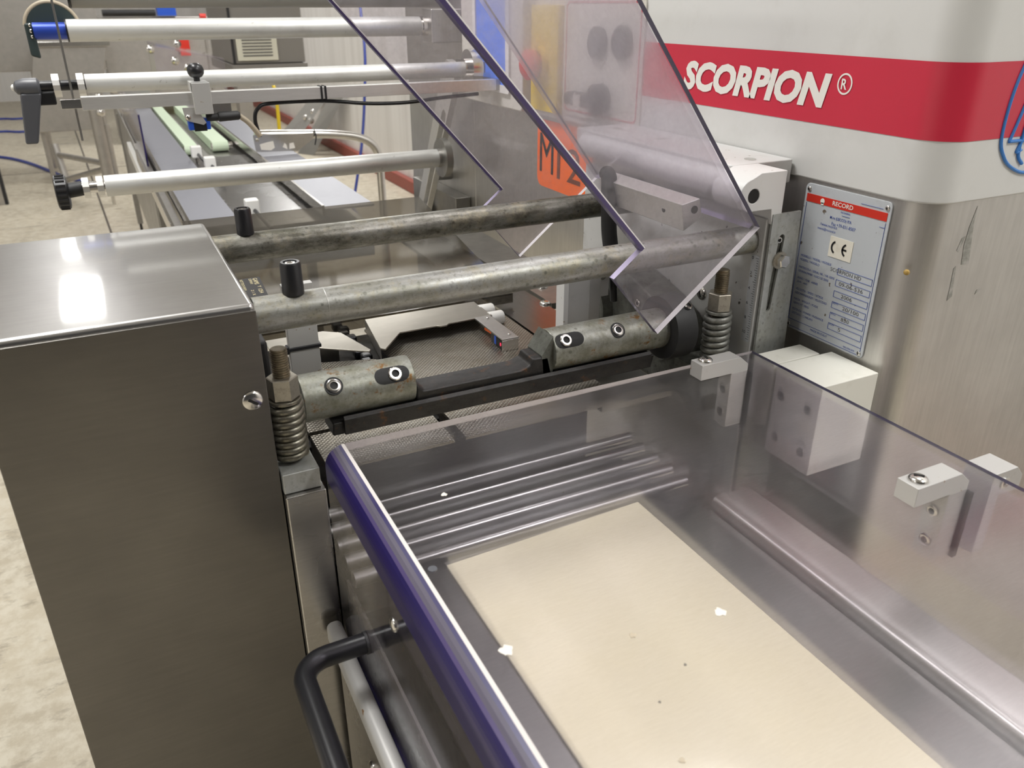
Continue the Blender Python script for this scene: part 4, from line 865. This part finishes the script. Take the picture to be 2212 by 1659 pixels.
t = thing('pipe_rail', 'bent stainless pipe rail with stickered end plate beside the conveyor', 'rail', (0.8, 3.6, 1.0))
obj('pipe', MB().tube([(0.600, 3.6, 1.048), (0.72, 3.6, 1.043), (0.92, 3.6, 1.030), (1.04, 3.6, 1.010), (1.105, 3.6, 0.975), (1.133, 3.6, 0.92), (1.136, 3.6, 0.85), (1.136, 3.6, 0.45), (1.136, 3.6, 0.0)], 0.018), M['bright'], t)
ep = obj('end_plate', MB().prism([(0.588, 1.050), (0.845, 1.044), (0.835, 1.018), (0.768, 0.975), (0.594, 0.982)], 'y', 3.575, 3.580), M['bright'], t)
for pg in ([(0.615, 0.99), (0.612, 1.012), (0.640, 1.018), (0.668, 1.022), (0.672, 0.995), (0.655, 0.985)], [(0.705, 0.995), (0.715, 1.012), (0.722, 1.002), (0.724, 0.985)], [(0.732, 0.985), (0.735, 1.008), (0.752, 1.010), (0.757, 0.988)]):
    obj('torn_sticker', MB().prism(pg, 'y', 3.5735, 3.575), M['paper'], ep, smooth=False)
obj('plate_bolt', MB().dome((0.604, 3.575, 1.030), -Y, 0.008, 0.004), M['nut'], ep)
obj('wire_hook', MB().tube([(0.846, 3.58, 1.058), (0.850, 3.57, 1.03), (0.842, 3.57, 0.995)], 0.003), M['black'], t)

t = thing('control_box', 'grey stainless control box with slatted cream vent cover in the background', 'control box', (1.27, 6.5, 1.2))
obj('box', MB().box(1.00, 1.525, 6.5, 7.5, 1.145, 1.60), M['darkbox'], t, bevel=0.004)
obj('base_tray', MB().box(0.985, 1.535, 6.48, 7.52, 1.075, 1.140), M['darkbox'], t, bevel=0.003)
vc = obj('vent_cover', MB().box(1.035, 1.325, 6.475, 6.5, 1.165, 1.33), M['creampl'], t, bevel=0.004)
for i in range(6):
    obj('vent_slot', MB().box(1.075, 1.285, 6.470, 6.4755, 1.195 + i*0.021, 1.203 + i*0.021), M['ink_grey'], vc, smooth=False)
obj('hinge_strip', MB().box(1.003, 1.02, 6.485, 6.5, 1.15, 1.59), M['blackm'], t)
obj('support_column', MB().box(1.02, 1.12, 6.6, 6.75, 0.0, 1.075), M['farsteel'], t)
for xx in (0.99, 1.16): obj('red_grip', MB().box(xx, xx+0.08, 6.62, 6.68, 0.99, 1.065), plain('red grip', (0.55, 0.09, 0.08), 0.4), t, bevel=0.01)
t = thing('yellow_cable', 'yellow cable hanging below the grey control box', 'cable', (1.21, 6.3, 0.8))
obj('cable', MB().tube([(1.225, 6.40, 1.10), (1.215, 6.2, 0.98), (1.208, 6.15, 0.83), (1.20, 6.15, 0.55), (1.22, 6.2, 0.0)], 0.013), M['yellow'], t)
def lean(name, label, P, th, mat, extra=None):
    t = thing(name, label, 'panel', (P[0][0], P[0][1], 0))
    d = Vector((0.25, 1, 0)).normalized()*th
    obj('sheet', MB().quadbox([Vector(p) for p in P] + [Vector(p)+d for p in P]), mat, t, bevel=0.006)
    return t
lean('leaning_panel', 'grey steel panel leaning on the white wall, right of the other', [(2.02, 9.45, 0.0), (2.16, 9.25, 0.0), (2.43, 8.80, 0.66), (2.43, 9.35, 0.61)], 0.02, M['leanmat'])
t = lean('leaning_panel', 'grey steel panel with clips leaning left of the other panel', [(1.80, 9.95, 0.0), (1.97, 9.62, 0.0), (2.43, 9.46, 0.59), (2.43, 10.15, 0.55)], 0.02, M['leanmat'])
for p in ((2.20, 9.62, 0.36), (2.28, 9.58, 0.42), (2.24, 9.57, 0.33)): obj('clip', MB().dome(p, -Y, 0.035, 0.015), M['bright'], t)
solo('blue_tag', MB().box(2.20, 2.26, 9.145, 9.155, 0.20, 0.26), M['bluepl'], 'small blue tag on the right leaning panel', 'tag')
t = thing('air_hose', 'blue air hose hanging down along the white wall', 'hose', (1.5, 5.9, 0.0))
obj('hose', MB().tube([(2.30, 7.6, 1.75), (2.19, 7.15, 1.22), (2.10, 6.95, 0.85), (2.00, 6.82, 0.45), (1.86, 6.7, 0.02), (1.78, 6.4, 0.012), (1.7, 5.6, 0.012)], 0.012), M['hose'], t)
for pts, lab in (([(-1.6, 11.2, 0.012), (-1.0, 10.65, 0.012), (-0.69, 10.09, 0.012), (-0.36, 9.13, 0.012), (-0.14, 8.65, 0.012), (0.1, 8.3, 0.012)], 'blue hose lying on the floor, nearest the machine'),
                 ([(-1.9, 12.7, 0.012), (-1.1, 12.82, 0.012), (-0.83, 12.68, 0.012), (-0.3, 12.9, 0.012)], 'blue hose on the far floor, middle one'),
                 ([(-1.9, 14.2, 0.012), (-1.19, 14.3, 0.012), (-0.95, 14.2, 0.012), (-0.4, 14.4, 0.012)], 'blue hose on the far floor, the farthest')):
    solo('floor_hose', MB().tube(pts, 0.016), M['hose'], lab, 'hose', 'blue hoses on the floor')
t = thing('hopper_machine', 'stainless hopper machine in the far left background', 'machine', (-0.1, 8.9, 0))
obj('chute', MB().prism([(-0.33, 1.225), (0.27, 1.225), (0.05, 0.47), (-0.52, 0.47)], 'y', 8.75, 9.3), M['farsteel'], t, bevel=0.01)
obj('upper_cabinet', MB().box(-0.85, 0.24, 9.45, 9.9, 0.95, 1.95), M['farsteel'], t, bevel=0.01)
obj('rim', MB().box(-0.36, 0.29, 8.72, 8.75, 1.19, 1.235), M['bright'], t, bevel=0.004)
for xx in (-0.42, 0.12):
    for yy in (8.85, 9.7): obj('leg', MB().cyl((xx, yy, 0), (xx, yy, 1.0 if yy > 9 else 0.5), 0.022), M['farsteel'], t)
t = thing('frame_post', 'tall stainless frame post at the far left edge of the picture', 'post', (-0.75, 8.0, 0))
obj('post', MB().box(-0.87, -0.785, 8.0, 8.07, 0, 1.9), M['farsteel'], t, bevel=0.004)
obj('rear_post', MB().box(-0.784, -0.762, 8.0, 8.06, 0, 1.9), M['blackm'], t)
t = thing('pipe_stand', 'low stainless pipe stand with braces on the floor behind the lever handle', 'stand', (-0.1, 8.0, 0))
obj('front_leg', MB().cyl((-0.29, 8.25, 0.0), (-0.33, 8.35, 0.42), 0.03), M['farsteel'], t)
obj('column', MB().cyl((0.04, 7.6, 0.12), (0.04, 7.6, 0.95), 0.045), M['farsteel'], t)
obj('column_foot', MB().cyl((0.04, 7.6, 0), (0.04, 7.6, 0.12), 0.014), M['bright'], t)
obj('upper_brace', MB().cyl((-0.32, 8.33, 0.33), (0.04, 7.6, 0.34), 0.024), M['farsteel'], t)
obj('lower_brace', MB().cyl((-0.30, 8.27, 0.12), (0.04, 7.6, 0.30), 0.024), M['farsteel'], t)
for zz in (0.75, 0.86, 0.97): obj('cross_clamp', MB().dome((0.08, 7.56, zz), -Y, 0.035, 0.03), M['bright'], t)
obj('side_arm', MB().cyl((0.04, 7.6, 0.93), (0.28, 7.6, 0.90), 0.02), M['bright'], t)
t = thing('clear_box_guard', 'clear plastic box guard with bolts on the far conveyor line', 'guard', (0.75, 6.6, 1.0))
obj('front_sheet', MB().prism([(0.46, 1.02), (0.46, 1.28), (0.96, 1.18), (0.96, 0.99)], 'y', 6.64, 6.65), M['poly'], t, smooth=False)
obj('top_sheet', MB().quadbox([(0.46, 6.65, 1.27), (0.96, 6.65, 1.17), (0.965, 7.3, 1.17), (0.50, 7.3, 1.27), (0.46, 6.65, 1.28), (0.96, 6.65, 1.18), (0.965, 7.3, 1.18), (0.50, 7.3, 1.28)]), M['poly'], t, smooth=False)
obj('corner_post', MB().box(0.455, 0.485, 6.62, 6.65, 0.0, 1.28), M['farsteel'], t)
for p in ((0.47, 6.63, 1.25), (0.62, 6.63, 1.17), (0.70, 6.63, 1.12), (0.68, 6.9, 1.27)): obj('bolt', MB().lathe(p, -Y, [(0, 0.028), (0.012, 0.028), (0.02, 0.015)], 16), M['bright'], t)
t = thing('far_cabinet', 'grey cabinet standing behind the far conveyor line', 'cabinet', (0.7, 11.2, 0))
obj('body', MB().box(0.28, 1.55, 11.0, 11.8, 0.0, 1.40), M['farsteel'], t, bevel=0.01)
obj('top_roll', MB().cyl((0.34, 10.95, 1.44), (0.90, 10.95, 1.44), 0.035), M['blackm'], t)
obj('blue_tray', MB().box(0.92, 1.12, 10.9, 11.1, 1.41, 1.50), M['bluepl'], t)
obj('red_post', MB().box(1.10, 1.21, 10.9, 10.98, 0.98, 1.32), M['redpl'], t)
t = thing('signal_knob', 'red knob and yellow tag on a thin stand behind the rollers', 'knob', (1.1, 9.5, 1.4))
obj('red_knob', MB().cyl((1.195, 9.5, 1.415), (1.255, 9.5, 1.415), 0.03), M['redpl'], t)
obj('yellow_tag', MB().box(1.275, 1.315, 9.49, 9.5, 1.38, 1.49), M['yellow'], t)
obj('stand', MB().cyl((1.225, 9.52, 0.0), (1.225, 9.52, 1.40), 0.015), M['farsteel'], t)
